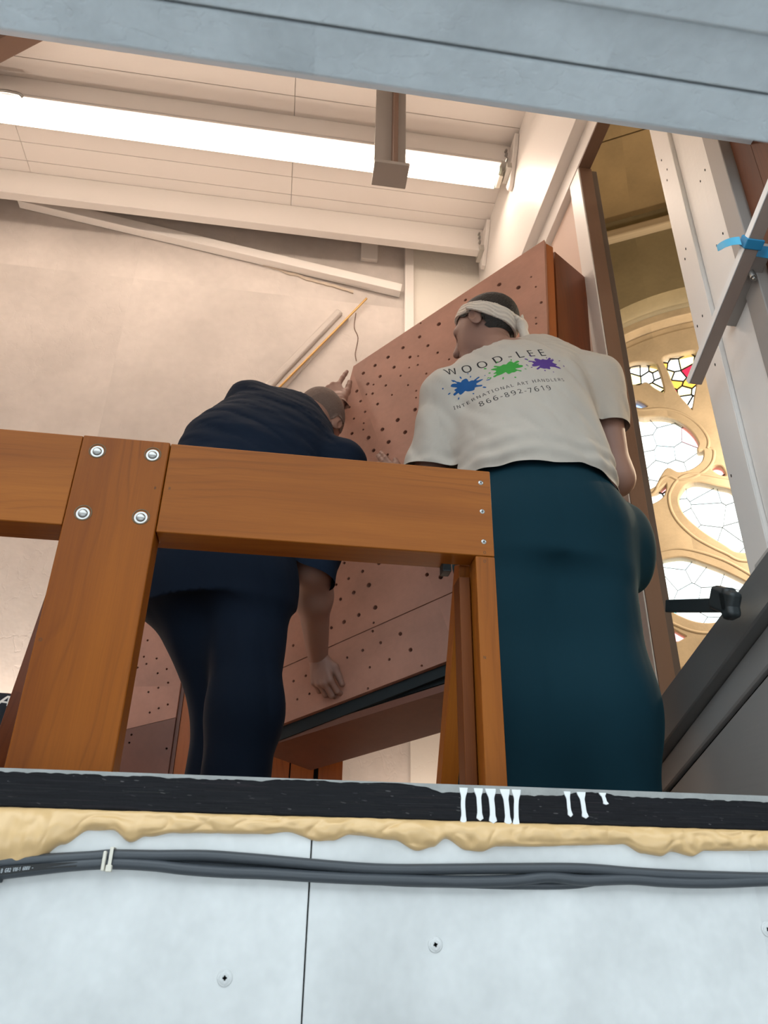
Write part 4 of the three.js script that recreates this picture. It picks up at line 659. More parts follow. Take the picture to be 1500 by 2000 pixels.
function nets(f, lo, hi, h, cut) { // surface nets; cut(x, y, z) < 0 keeps, the rest is trimmed away cleanly
  const n = [0, 1, 2].map((i) => Math.ceil((hi.getComponent(i) - lo.getComponent(i)) / h) + 1), [nx, ny, nz] = n, val = new Float32Array(nx * ny * nz).fill(1), B = 4, I = (i, j, k) => (k * ny + j) * nx + i;
  for (let k = 0; k < nz; k += B) for (let j = 0; j < ny; j += B) for (let i = 0; i < nx; i += B) {
    const c = f(lo.x + (i + B / 2) * h, lo.y + (j + B / 2) * h, lo.z + (k + B / 2) * h), skip = Math.abs(c) > h * B * 1.9;
    for (let kk = k; kk < Math.min(k + B, nz); kk++) for (let jj = j; jj < Math.min(j + B, ny); jj++) for (let ii = i; ii < Math.min(i + B, nx); ii++) val[I(ii, jj, kk)] = skip ? c : f(lo.x + ii * h, lo.y + jj * h, lo.z + kk * h);
  }
  const id = new Int32Array(nx * ny * nz).fill(-1), pos = [], E = [[0, 1], [2, 3], [4, 5], [6, 7], [0, 2], [1, 3], [4, 6], [5, 7], [0, 4], [1, 5], [2, 6], [3, 7]];
  for (let k = 0; k < nz - 1; k++) for (let j = 0; j < ny - 1; j++) for (let i = 0; i < nx - 1; i++) {
    const v = []; let s = 0; for (let q = 0; q < 8; q++) { v[q] = val[I(i + (q & 1), j + ((q >> 1) & 1), k + (q >> 2))]; if (v[q] < 0) s++; }
    if (!s || s === 8) continue;
    let x = 0, y = 0, z = 0, m = 0; for (const [a, b] of E) if ((v[a] < 0) !== (v[b] < 0)) { const t = v[a] / (v[a] - v[b]); x += lerp(a & 1, b & 1, t); y += lerp((a >> 1) & 1, (b >> 1) & 1, t); z += lerp(a >> 2, b >> 2, t); m++; }
    id[I(i, j, k)] = pos.length / 3; pos.push(lo.x + (i + x / m) * h, lo.y + (j + y / m) * h, lo.z + (k + z / m) * h);
  }
  let idx = [];
  const quad = (a, b, c, d, flip) => { if (a < 0 || b < 0 || c < 0 || d < 0) return; if (flip) idx.push(a, c, b, a, d, c); else idx.push(a, b, c, a, c, d); };
  for (let k = 1; k < nz - 1; k++) for (let j = 1; j < ny - 1; j++) for (let i = 1; i < nx - 1; i++) {
    const v = val[I(i, j, k)] < 0;
    if (v !== val[I(i + 1, j, k)] < 0) quad(id[I(i, j - 1, k - 1)], id[I(i, j, k - 1)], id[I(i, j, k)], id[I(i, j - 1, k)], !v);
    if (v !== val[I(i, j + 1, k)] < 0) quad(id[I(i - 1, j, k - 1)], id[I(i - 1, j, k)], id[I(i, j, k)], id[I(i, j, k - 1)], !v);
    if (v !== val[I(i, j, k + 1)] < 0) quad(id[I(i - 1, j - 1, k)], id[I(i, j - 1, k)], id[I(i, j, k)], id[I(i - 1, j, k)], !v);
  }
  const nor = [], e = h * 0.35, grad = (x, y, z) => { const g = V(f(x + e, y, z) - f(x - e, y, z), f(x, y + e, z) - f(x, y - e, z), f(x, y, z + e) - f(x, y, z - e)); return g.lengthSq() < 1e-20 ? g.set(0, 1, 0) : g.normalize(); };
  for (let i = 0; i < pos.length; i += 3) { const g = grad(pos[i], pos[i + 1], pos[i + 2]); nor.push(g.x, g.y, g.z); }
  if (cut) { // clip triangles at cut = 0
    const c = []; for (let i = 0; i < pos.length; i += 3) c.push(cut(pos[i], pos[i + 1], pos[i + 2]));
    const out = [], cache = new Map(), mid = (a, b) => { const key = a < b ? a * 1e7 + b : b * 1e7 + a; if (cache.has(key)) return cache.get(key); const t = clamp(c[a] / (c[a] - c[b]), 0.001, 0.999), n0 = pos.length / 3; for (let q = 0; q < 3; q++) { pos.push(lerp(pos[a * 3 + q], pos[b * 3 + q], t)); nor.push(lerp(nor[a * 3 + q], nor[b * 3 + q], t)); } c.push(0); cache.set(key, n0); return n0; };
    for (let i = 0; i < idx.length; i += 3) {
      const t = [idx[i], idx[i + 1], idx[i + 2]], kept = t.filter((a) => c[a] < 0).length; if (kept === 3) { out.push(...t); continue; } if (!kept) continue;
      const poly = []; for (let q = 0; q < 3; q++) { const a = t[q], b = t[(q + 1) % 3]; if (c[a] < 0) poly.push(a); if ((c[a] < 0) !== (c[b] < 0)) poly.push(mid(a, b)); }
      for (let q = 1; q + 1 < poly.length; q++) out.push(poly[0], poly[q], poly[q + 1]);
    }
    idx = out;
  }
  const g = new THREE.BufferGeometry(); g.setAttribute('position', new THREE.Float32BufferAttribute(pos, 3)); g.setAttribute('normal', new THREE.Float32BufferAttribute(nor, 3)); g.setIndex(idx); return g;
}
const around = (pts, m) => { const lo = V(1e9, 1e9, 1e9), hi = V(-1e9, -1e9, -1e9); for (const p of pts) { lo.min(p); hi.max(p); } return [lo.addScalar(-m), hi.addScalar(m)]; };
function headField(c, F, s = 1) { // c: centre of the skull; F: right, up, forward
  const P = (x, y, z) => c.clone().addScaledVector(F[0], x * s).addScaledVector(F[1], y * s).addScaledVector(F[2], z * s), R = (...r) => r.map((v) => v * s);
  const skull = ell(P(0, 0.03, -0.012), R(0.078, 0.094, 0.099), F), jaw = ell(P(0, -0.045, 0.028), R(0.058, 0.078, 0.064), F), chin = cone(P(-0.012, -0.104, 0.072), P(0.012, -0.104, 0.072), 0.02 * s, 0.02 * s);
  const nose = cone(P(0, 0.008, 0.09), P(0, -0.03, 0.108), 0.009 * s, 0.0135 * s), brow = cone(P(-0.035, 0.02, 0.078), P(0.035, 0.02, 0.078), 0.012 * s, 0.012 * s), lips = ell(P(0, -0.064, 0.086), R(0.024, 0.011, 0.012), F), slit = ell(P(0, -0.064, 0.1), R(0.024, 0.0016, 0.01), F);
  const eyes = [-1, 1].map((q) => ell(P(q * 0.031, -0.002, 0.09), R(0.017, 0.011, 0.016), F)), balls = [-1, 1].map((q) => ell(P(q * 0.031, -0.002, 0.073), R(0.0125, 0.0115, 0.0125), F));
  const ears = [-1, 1].map((q) => { const o = F[0].clone().multiplyScalar(q).addScaledVector(F[2], -0.55).normalize(), fw = V(0, 0, 0).crossVectors(o, F[1]).normalize(); return [ell(P(q * 0.083, -0.008, -0.008), R(0.008, 0.032, 0.021), [o, F[1], fw]), ell(P(q * 0.094, -0.004, -0.002), R(0.006, 0.02, 0.011), [o, F[1], fw])]; });
  return (x, y, z) => {
    let d = smin(skull(x, y, z), jaw(x, y, z), 0.045 * s); if (d > 0.08 * s) return d - 0.03 * s;
    d = smin(d, chin(x, y, z), 0.03 * s); d = smin(d, brow(x, y, z), 0.02 * s); d = Math.max(d, -smin(eyes[0](x, y, z), eyes[1](x, y, z), 0.004)); d = smin(d, nose(x, y, z), 0.014 * s); d = smin(d, lips(x, y, z), 0.01 * s); d = Math.max(d, -slit(x, y, z)); d = Math.min(d, balls[0](x, y, z), balls[1](x, y, z));
    for (const [e, h] of ears) d = smin(d, Math.max(e(x, y, z), -h(x, y, z)), 0.008 * s); return d;
  };
}
// a hand: W wrist, d towards the fingers, n out of the palm, s towards the thumb; curls: [index .. little] of three bends; thumb: direction weights
function handField(W, d, n, s, curls, thumb, k = 1, fans = [0.1, 0.02, -0.05, -0.13]) {
  const P = (a, b, c) => W.clone().addScaledVector(d, a * k).addScaledVector(s, b * k).addScaledVector(n, c * k), parts = [], pts = [W.clone()];
  const kn = [[0.092, 0.031, -0.002], [0.096, 0.01, -0.006], [0.09, -0.011, -0.004], [0.08, -0.03, 0.0]];
  const palm = kn.map(([a, b, c]) => cone(P(0.012, b * 0.62, 0.001), P(a, b, c), 0.0155 * k, 0.0115 * k));
  palm.push(cone(P(0.02, 0.016, 0.01), P(0.06, 0.026, 0.012), 0.014 * k, 0.012 * k), cone(P(0.02, -0.018, 0.01), P(0.065, -0.024, 0.009), 0.013 * k, 0.011 * k), cone(P(-0.05, 0, 0), P(0.015, 0, 0), 0.026 * k, 0.024 * k));
  const len = [[0.044, 0.026, 0.021], [0.049, 0.03, 0.022], [0.045, 0.028, 0.022], [0.035, 0.021, 0.019]], rad = [0.0098, 0.0102, 0.0096, 0.0083], fingers = [], nails = [];
  kn.forEach(([a, b, c], i) => {
    let p = P(a, b, c), ang = 0; const fan = fans[i];
    curls[i].forEach((cu, j) => { ang += cu; const dir = d.clone().multiplyScalar(Math.cos(ang)).addScaledVector(n, Math.sin(ang)).addScaledVector(s, fan * Math.cos(ang)).normalize(), e = p.clone().addScaledVector(dir, len[i][j] * k); fingers.push(cone(p, e, rad[i] * k * (1 - j * 0.08), rad[i] * k * (0.95 - j * 0.1))); if (j === 2) { const up = V(0, 0, 0).crossVectors(s, dir).normalize(); if (up.dot(n) > 0 && Math.abs(ang) < 1.5) up.negate(); nails.push([e.clone().addScaledVector(dir, -0.004 * k), dir, up, rad[i] * k * 0.78]); } p = e; pts.push(e.clone()); });
  });
  const [t0, t1] = thumb.map(([a, b, c]) => d.clone().multiplyScalar(a).addScaledVector(s, b).addScaledVector(n, c).normalize()), q0 = P(0.018, 0.022, 0.006), q1 = q0.clone().addScaledVector(t0, 0.042 * k), q2 = q1.clone().addScaledVector(t1, 0.033 * k), q3 = q2.clone().addScaledVector(t1, 0.026 * k); pts.push(q3.clone());
  palm.push(cone(q0, q1, 0.0155 * k, 0.0125 * k)); const th = [cone(q1, q2, 0.0122 * k, 0.011 * k), cone(q2, q3, 0.011 * k, 0.0095 * k)];
  const pf = join(0.014 * k, ...palm);
  const f = (x, y, z) => { let r = pf(x, y, z); if (r > 0.14) return r - 0.08; for (let i = 0; i < 4; i++) { let q = fingers[i * 3](x, y, z); q = smin(q, fingers[i * 3 + 1](x, y, z), 0.005); q = smin(q, fingers[i * 3 + 2](x, y, z), 0.005); r = smin(r, q, 0.007 * k); } let t = smin(th[0](x, y, z), th[1](x, y, z), 0.005); return smin(r, t, 0.008 * k); };
  return { f, pts };
}
const ridge = (v) => 1 - Math.abs(v) * 2;
function wrinkle(F, sx, sy, amp, seedZ) { // folds stretched along F[1]
  return (x, y, z) => { const u = x * F[0].x + y * F[0].y + z * F[0].z, v = x * F[1].x + y * F[1].y + z * F[1].z, w = x * F[2].x + y * F[2].y + z * F[2].z; return amp * (0.6 * ridge(N(u * sx, v * sy, w * sx * 0.5 + seedZ)) + 0.4 * N(u * sx * 2.3, v * sy * 2, w * sx + seedZ)); };
}
function personBase(pos, label) { return group('person', pos, label, 'person'); }
function shoes(list, g, mat) { // [heel, toe]
  for (const [h, t] of list) { const f = join(0.05, cone(h.clone().add(V(0, 0.045, 0)), t.clone().add(V(0, 0.036, 0)), 0.044, 0.036), cone(h.clone().add(V(0, 0.1, 0)), h.clone().add(V(0, 0.05, 0)), 0.05, 0.046)); const q = (x, y, z) => Math.max(f(x, y, z), FLOOR + 0.002 - y); const [lo, hi] = around([h, t, h.clone().add(V(0, 0.16, 0))], 0.07); part('shoe', nets(q, lo, hi, 0.009), mat, g); }
}
const cutAfter = (a, dir, rad) => (x, y, z) => { const px = x - a.x, py = y - a.y, pz = z - a.z, t = px * dir.x + py * dir.y + pz * dir.z; const r2 = px * px + py * py + pz * pz - t * t; return r2 < rad * rad && t < 0.3 ? t : -1; }; // positive beyond a cuff
const dirOf = (a, b) => b.clone().sub(a).normalize();
const shoeM = std({ color: lin(0.02, 0.018, 0.016), roughness: 0.6 });

{ // ------------------------------------------------ the man in the white printed shirt, seen from behind
  const shL = at(872, 772, 1.745), shR = at(1168, 738, 1.735), lat = dirOf(shL, shR);
  const nd = (px, py, d, a, b) => ({ p: at(px, py, d), a, b });
  const spine = [nd(1052, 1010, 1.70, 0.205, 0.145), nd(1045, 940, 1.70, 0.212, 0.148), nd(1032, 865, 1.71, 0.205, 0.14), nd(1022, 795, 1.73, 0.2, 0.128), nd(1012, 735, 1.755, 0.17, 0.105), nd(998, 697, 1.775, 0.095, 0.075)];
  const onC = (px, py, o) => atPlane(px, py, CH.P1, CH.nz).addScaledVector(CH.nz, o), elL = at(832, 962, 1.80), wrL = onC(806, 965, 0.075), elR = at(1203, 935, 1.775), wrR = onC(1046, 985, 0.056);
  const neckB = at(996, 708, 1.77), hc = at(948, 648, 1.84);
  const hf = V(-0.72, -0.14, -0.66).normalize(), hr = V(0, 0, 0).crossVectors(hf, V(0.06, 1, 0.0)).normalize(), HF = [hr, V(0, 0, 0).crossVectors(hr, hf).normalize(), hf];
  const hipL = at(992, 1060, 1.69), hipR = at(1132, 1060, 1.69), knL = at(992, 1390, 1.665), knR = at(1168, 1390, 1.665);
  const anL = V(knL.x - 0.01, FLOOR + 0.08, knL.z - 0.03), anR = V(knR.x + 0.015, FLOOR + 0.08, knR.z - 0.03);
  const g = personBase(V(spine[0].p.x, FLOOR, spine[0].p.z), 'person seen from behind in white printed t-shirt, white headband and dark flare-tinted teal trousers');
  // body: one continuous surface under the clothes
  const torso = loft(spine.map((n) => ({ p: n.p, a: n.a * 0.88, b: n.b * 0.86 })), lat);
  const limbs = [cone(shL, elL, 0.056, 0.044), cone(elL, wrL, 0.044, 0.029), cone(shR, elR, 0.056, 0.045), cone(elR, wrR, 0.044, 0.029), cone(hipL, knL, 0.092, 0.062), cone(knL, anL, 0.06, 0.042), cone(hipR, knR, 0.092, 0.062), cone(knR, anR, 0.06, 0.042), cone(neckB, hc.clone().addScaledVector(HF[1], -0.04).addScaledVector(HF[2], 0.0), 0.06, 0.052), cone(anL, anL.clone().add(V(-0.02, -0.045, -0.13)), 0.038, 0.03), cone(anR, anR.clone().add(V(0.03, -0.045, -0.13)), 0.038, 0.03)];
  const head = headField(hc, HF, 1.05), body = join(0.05, torso, ...limbs), all = (x, y, z) => smin(body(x, y, z), head(x, y, z), 0.025);
  const [lo, hi] = around([...spine.map((n) => n.p), shL, shR, elL, elR, anL, anR, wrL, wrR], 0.22);
  const nearHead = around([hc], 0.165), inHead = (x, y, z) => { const t = (x - hc.x) * HF[1].x + (y - hc.y) * HF[1].y + (z - hc.z) * HF[1].z; const q = Math.hypot(x - hc.x, y - hc.y, z - hc.z); return Math.max(q - 0.155, -0.085 - t); };
  const geos = [nets(all, lo, V(hi.x, Math.max(hi.y, hc.y + 0.2), hi.z), 0.0105, (x, y, z) => -inHead(x, y, z) - 0.004), nets(all, nearHead[0], nearHead[1], 0.0036, (x, y, z) => inHead(x, y, z))];
  const pn = CH.nz.clone().negate(), dL = CH.ey.clone().multiplyScalar(0.35).addScaledVector(CH.ex, -0.9).normalize(), sL = V(0, 0, 0).crossVectors(pn, dL).normalize(); if (sL.y < 0) sL.negate();
  const palmL = atPlane(772, 922, CH.P1, CH.nz).addScaledVector(CH.nz, 0.03), wl = palmL.clone().addScaledVector(dL, -0.08);
  const HL = handField(wrL, dirOf(wrL, onC(760, 918, 0.052)), pn, sL, [[-0.04, 0.06, 0.06], [-0.04, 0.06, 0.06], [-0.04, 0.06, 0.06], [-0.04, 0.08, 0.06]], [[0.6, 0.75, 0.1], [0.9, 0.4, 0.1]]);
  const dR = dirOf(wrR, onC(1010, 975, 0.05)), HR = handField(wrR, dR, pn, V(0, 0, 0).crossVectors(dR, pn).normalize(), [[0.1, 0.15, 0.1], [0.1, 0.15, 0.1], [0.1, 0.15, 0.1], [0.1, 0.2, 0.1]], [[0.6, 0.75, 0.1], [0.9, 0.4, 0.1]]);
  for (const H of [HL, HR]) { const [a, b] = around(H.pts, 0.03); geos.push(nets(H.f, a, b, 0.0032)); }
  part('body', mergeGeometries(geos), M.skin2, g);
  // hair: close cropped cap over the skull, ending at the nape
  const hairF = (x, y, z) => head(x, y, z) - 0.006 - 0.0012 * N(x * 260, y * 260, z * 260), hl = (x, y, z) => { const px = x - hc.x, py = y - hc.y, pz = z - hc.z, u = px * HF[1].x + py * HF[1].y + pz * HF[1].z, w = px * HF[2].x + py * HF[2].y + pz * HF[2].z, q = Math.abs(px * HF[0].x + py * HF[0].y + pz * HF[0].z); return Math.max(-u - 0.055 + Math.max(0, w + 0.035) * 1.15, Math.max(w - 0.072 - u * 0.1, q > 0.07 && w > -0.03 ? 0.02 - u : -1)); };
  part('hair', nets(hairF, nearHead[0], nearHead[1], 0.004, hl), std({ color: lin(0.012, 0.009, 0.008), roughness: 0.75 }), g);
  // headband: folded cloth round the head with a knot at the back
  const bandF = (x, y, z) => { const px = x - hc.x, py = y - hc.y, pz = z - hc.z, u = px * HF[1].x + py * HF[1].y + pz * HF[1].z, w = px * HF[2].x + py * HF[2].y + pz * HF[2].z; const uu = u - 0.040 - w * 0.66, fold = 0.0016 * Math.sin(uu * 420 + 9 * N(w * 18, px * 14)); return Math.max(Math.min(head(x, y, z), 0.5) - 0.0125 - fold, Math.abs(uu) - 0.027 + 0.002 * N(px * 30, pz * 30), -(head(x, y, z) - 0.003)); };
  const kp = hc.clone().addScaledVector(HF[2], -0.116).addScaledVector(HF[1], -0.032).addScaledVector(HF[0], 0.022);
  const bd = part('headband', nets(bandF, nearHead[0], nearHead[1], 0.0036), M.band, g);
  const knot = join(0.012, ell(kp, [0.021, 0.024, 0.015], HF), cone(kp, kp.clone().addScaledVector(HF[1], 0.046).addScaledVector(HF[0], 0.006).addScaledVector(HF[2], -0.008), 0.014, 0.005), cone(kp, kp.clone().addScaledVector(HF[1], -0.055).addScaledVector(HF[0], 0.004), 0.013, 0.017), cone(kp, kp.clone().addScaledVector(HF[0], 0.042).addScaledVector(HF[1], -0.012), 0.013, 0.006), cone(kp, kp.clone().addScaledVector(HF[0], -0.03).addScaledVector(HF[1], 0.008), 0.012, 0.01));
  { const [a, b] = around([kp], 0.07); const w = wrinkle(HF, 120, 30, 0.0016, 3); part('knot', nets((x, y, z) => knot(x, y, z) + w(x, y, z), a, b, 0.0034), M.band, bd); }
  // t-shirt
  const FW = [lat, V(0.35, 0.94, 0).normalize(), V(0, 0, 1)], w1 = wrinkle(FW, 10, 3.0, 0.010, 1.7), w2 = wrinkle([V(0.8, 0.6, 0).normalize(), V(-0.6, 0.8, 0).normalize(), V(0, 0, 1)], 13, 3.5, 0.012, 8);
  const cuffL = shL.clone().lerp(elL, 0.80), cuffR = shR.clone().lerp(elR, 0.52), dL2 = dirOf(shL, elL), dR2 = dirOf(shR, elR);
  const shirtT = loft([nd(1056, 1030, 1.70, 0.225, 0.163), nd(1046, 940, 1.70, 0.232, 0.168), nd(1034, 865, 1.71, 0.222, 0.155), nd(1024, 795, 1.73, 0.216, 0.142), nd(1028, 742, 1.75, 0.218, 0.122), nd(1034, 715, 1.765, 0.195, 0.098), nd(1020, 697, 1.778, 0.115, 0.08), nd(1000, 686, 1.785, 0.07, 0.07)], lat);
  const sl = [cone(shL, shL.clone().lerp(elL, 1.0), 0.078, 0.078), cone(shR, shR.clone().lerp(elR, 0.8), 0.078, 0.076)];
  const trap = cone(at(965, 712, 1.775), shL.clone().add(V(0.01, 0.005, 0)), 0.052, 0.066), hemP = at(1070, 893, 1.545), bunch = (y) => sm(hemP.y + 0.13, hemP.y + 0.01, y);
  const shirt0 = (x, y, z) => { let d = shirtT(x, y, z); d = smin(d, sl[0](x, y, z), 0.05); d = smin(d, trap(x, y, z), 0.05); return smin(d, sl[1](x, y, z), 0.05); };
  const shirtF = (x, y, z) => shirt0(x, y, z) + w1(x, y, z) * (0.35 + 0.65 * sm(shR.y + 0.0, shR.y - 0.2, y)) + w2(x, y, z) * 0.6 - 0.0055 * bunch(y) * Math.sin((y - hemP.y) * 120 + 3 * N(x * 9, z * 9)) * (0.6 + 0.6 * N(x * 7, z * 7, 4));
  const hem = (x, z) => hemP.y - 0.012 + 0.012 * N(x * 9, z * 9, 5) - 0.03 * sm(0.75, 0.9, x) + 0.0 * z, cl = cutAfter(cuffL, dL2, 0.125), cr = cutAfter(cuffR, dR2, 0.12), nk = dirOf(neckB, hc);
  const shirtCut = (x, y, z) => Math.max(hem(x, z) - y, x < spine[2].p.x ? cl(x, y, z) : -1, x > spine[2].p.x ? cr(x, y, z) : -1, ((x - neckB.x) * nk.x + (y - neckB.y) * nk.y + (z - neckB.z) * nk.z) - 0.026);
  const [s0, s1] = around([...spine.slice(1).map((n) => n.p), shL, shR, cuffL, cuffR, elL], 0.2), sg = nets(shirtF, V(s0.x, hemP.y - 0.08, s0.z), V(s1.x, neckB.y + 0.08, s1.z), 0.0085, shirtCut);
  // print on the back: flat lettering and paint splashes, laid on along the shoulders and the spine
  const cv = document.createElement('canvas'); cv.width = cv.height = 2048; const c = cv.getContext('2d'); c.fillStyle = '#d6d0c8'; c.fillRect(0, 0, 2048, 2048);
  for (let i = 0; i < 5000; i++) { c.fillStyle = rnd() < 0.5 ? 'rgba(255,252,246,0.10)' : 'rgba(150,146,140,0.08)'; c.fillRect(rnd() * 2048, rnd() * 2048, 2 + rnd() * 9, 1 + rnd() * 2); }
  const SC = 2048 / 0.7, X = (m) => 1024 + m * SC, Y = (m) => 1024 - m * SC;
  const spaced = (t, cx, cy, size, gapM, bow, color, face = '') => { c.fillStyle = color; c.font = `${face} ${size * SC}px sans-serif`; c.textAlign = 'center'; c.textBaseline = 'middle'; const ws = [...t].map((q) => c.measureText(q).width / SC + gapM), tot = ws.reduce((a, b) => a + b, 0); let x = cx - tot / 2; [...t].forEach((q, i) => { const m = x + ws[i] / 2, k = (m - cx) / (tot / 2); c.save(); c.translate(X(m), Y(cy - bow * k * k)); c.rotate(2 * bow * k / (tot / 2)); c.fillText(q, 0, 0); c.restore(); x += ws[i]; }); };
  const splat = (cx, cy, r, color, k) => {
    c.fillStyle = color; c.beginPath(); for (let i = 0; i <= 72; i++) { const a = i / 72 * Math.PI * 2, q = r * (0.80 + 0.13 * Math.sin(a * 5 + k) + 0.1 * Math.sin(a * 9 + k * 2) + 0.05 * Math.sin(a * 15 + k)); const x = X(cx + Math.cos(a) * q * 1.35), y = Y(cy + Math.sin(a) * q * 0.8); i ? c.lineTo(x, y) : c.moveTo(x, y); } c.fill();
    for (let i = 0; i < 11; i++) { const a = k * 1.7 + i * 0.61 + rnd() * 0.3, q = r * (0.95 + rnd() * 0.75); c.beginPath(); c.ellipse(X(cx + Math.cos(a) * q * 1.35), Y(cy + Math.sin(a) * q * 0.85), (0.0016 + rnd() * 0.0042) * SC, (0.0012 + rnd() * 0.0016) * SC, -a, 0, 7); c.fill(); }
    for (let i = 0; i < 4; i++) { const a = k + i * 1.63; c.lineWidth = (0.004 + rnd() * 0.004) * SC; c.strokeStyle = color; c.lineCap = 'round'; c.beginPath(); c.moveTo(X(cx), Y(cy)); c.lineTo(X(cx + Math.cos(a) * r * 1.45), Y(cy + Math.sin(a) * r * 0.85)); c.stroke(); }
  };
  const ink = '#2e2e32';
  spaced('WOOD-LEE', 0.0, 0.091, 0.043, 0.0125, 0.0, ink);
  splat(-0.105, 0.028, 0.034, '#2a62a4', 0.6); splat(0.012, 0.04, 0.034, '#4bb04e', 2.1); splat(0.125, 0.04, 0.034, '#63459a', 4.0);
  spaced('INTERNATIONAL ART HANDLERS', 0.0, -0.032, 0.0165, 0.0028, 0.0, ink);
  spaced('866-892-7619', 0.0, -0.062, 0.025, 0.0042, 0.0, ink);
  const tex = new THREE.CanvasTexture(cv); tex.colorSpace = THREE.SRGBColorSpace; tex.generateMipmaps = true;
  const ctr = at(990, 745, 1.62), upv = V(0, 1, 0).addScaledVector(lat, -lat.y).normalize(), p = sg.attributes.position, nn = sg.attributes.normal, uv = new Float32Array(p.count * 2), back = V(0, 0, 0).crossVectors(lat, upv);
  for (let i = 0; i < p.count; i++) { const q = V(p.getX(i), p.getY(i), p.getZ(i)).sub(ctr), f = nn.getX(i) * back.x + nn.getY(i) * back.y + nn.getZ(i) * back.z; const rear = q.dot(back) > -0.24 && f > -0.3; uv[2 * i] = rear ? clamp(0.5 + q.dot(lat) / 0.7, 0.01, 0.99) : 0.02; uv[2 * i + 1] = rear ? clamp(0.5 + q.dot(upv) / 0.7, 0.01, 0.99) : 0.02; }
  sg.setAttribute('uv', new THREE.BufferAttribute(uv, 2));
  part('t_shirt', sg, phys({ color: lin(0.63, 0.605, 0.575), map: tex, roughness: 0.9, specularIntensity: 0.4 }), g);
  // trousers
  const FT = [V(1, 0, 0), V(0.1, 1, 0).normalize(), V(0, 0, 1)], w3 = wrinkle(FT, 7, 2, 0.006, 21);
  const pel = loft([nd(1058, 1115, 1.70, 0.2, 0.15), nd(1055, 1010, 1.70, 0.216, 0.16), nd(1046, 930, 1.70, 0.192, 0.135), nd(1042, 880, 1.70, 0.175, 0.12)], lat);
  const legF = [cone(hipL, knL, 0.13, 0.119), cone(knL, anL.clone().add(V(0, -0.05, 0)), 0.119, 0.11), cone(hipR, knR, 0.135, 0.122), cone(knR, anR.clone().add(V(0, -0.05, 0)), 0.122, 0.112)], pocket = ell(at(1236, 1070, 1.72), [0.055, 0.12, 0.07], [V(1, 0, 0), V(0, 1, 0), V(0, 0, 1)]);
  const legJ = join(0.1, ...legF), tf = (x, y, z) => smin(smin(pel(x, y, z), legJ(x, y, z), 0.09), pocket(x, y, z), 0.09) + w3(x, y, z), waist = at(1060, 884, 1.56).y + 0.03;
  const [t0, t1] = around([spine[0].p, hipL, hipR, knL, knR, anL, anR, spine[1].p], 0.2);
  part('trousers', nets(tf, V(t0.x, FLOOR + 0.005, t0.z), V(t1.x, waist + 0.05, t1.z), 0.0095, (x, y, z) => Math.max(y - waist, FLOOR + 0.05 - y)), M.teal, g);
  shoes([[V(anL.x, FLOOR, anL.z + 0.05), V(anL.x - 0.02, FLOOR, anL.z - 0.15)], [V(anR.x, FLOOR, anR.z + 0.05), V(anR.x + 0.03, FLOOR, anR.z - 0.15)]], g, shoeM);
}
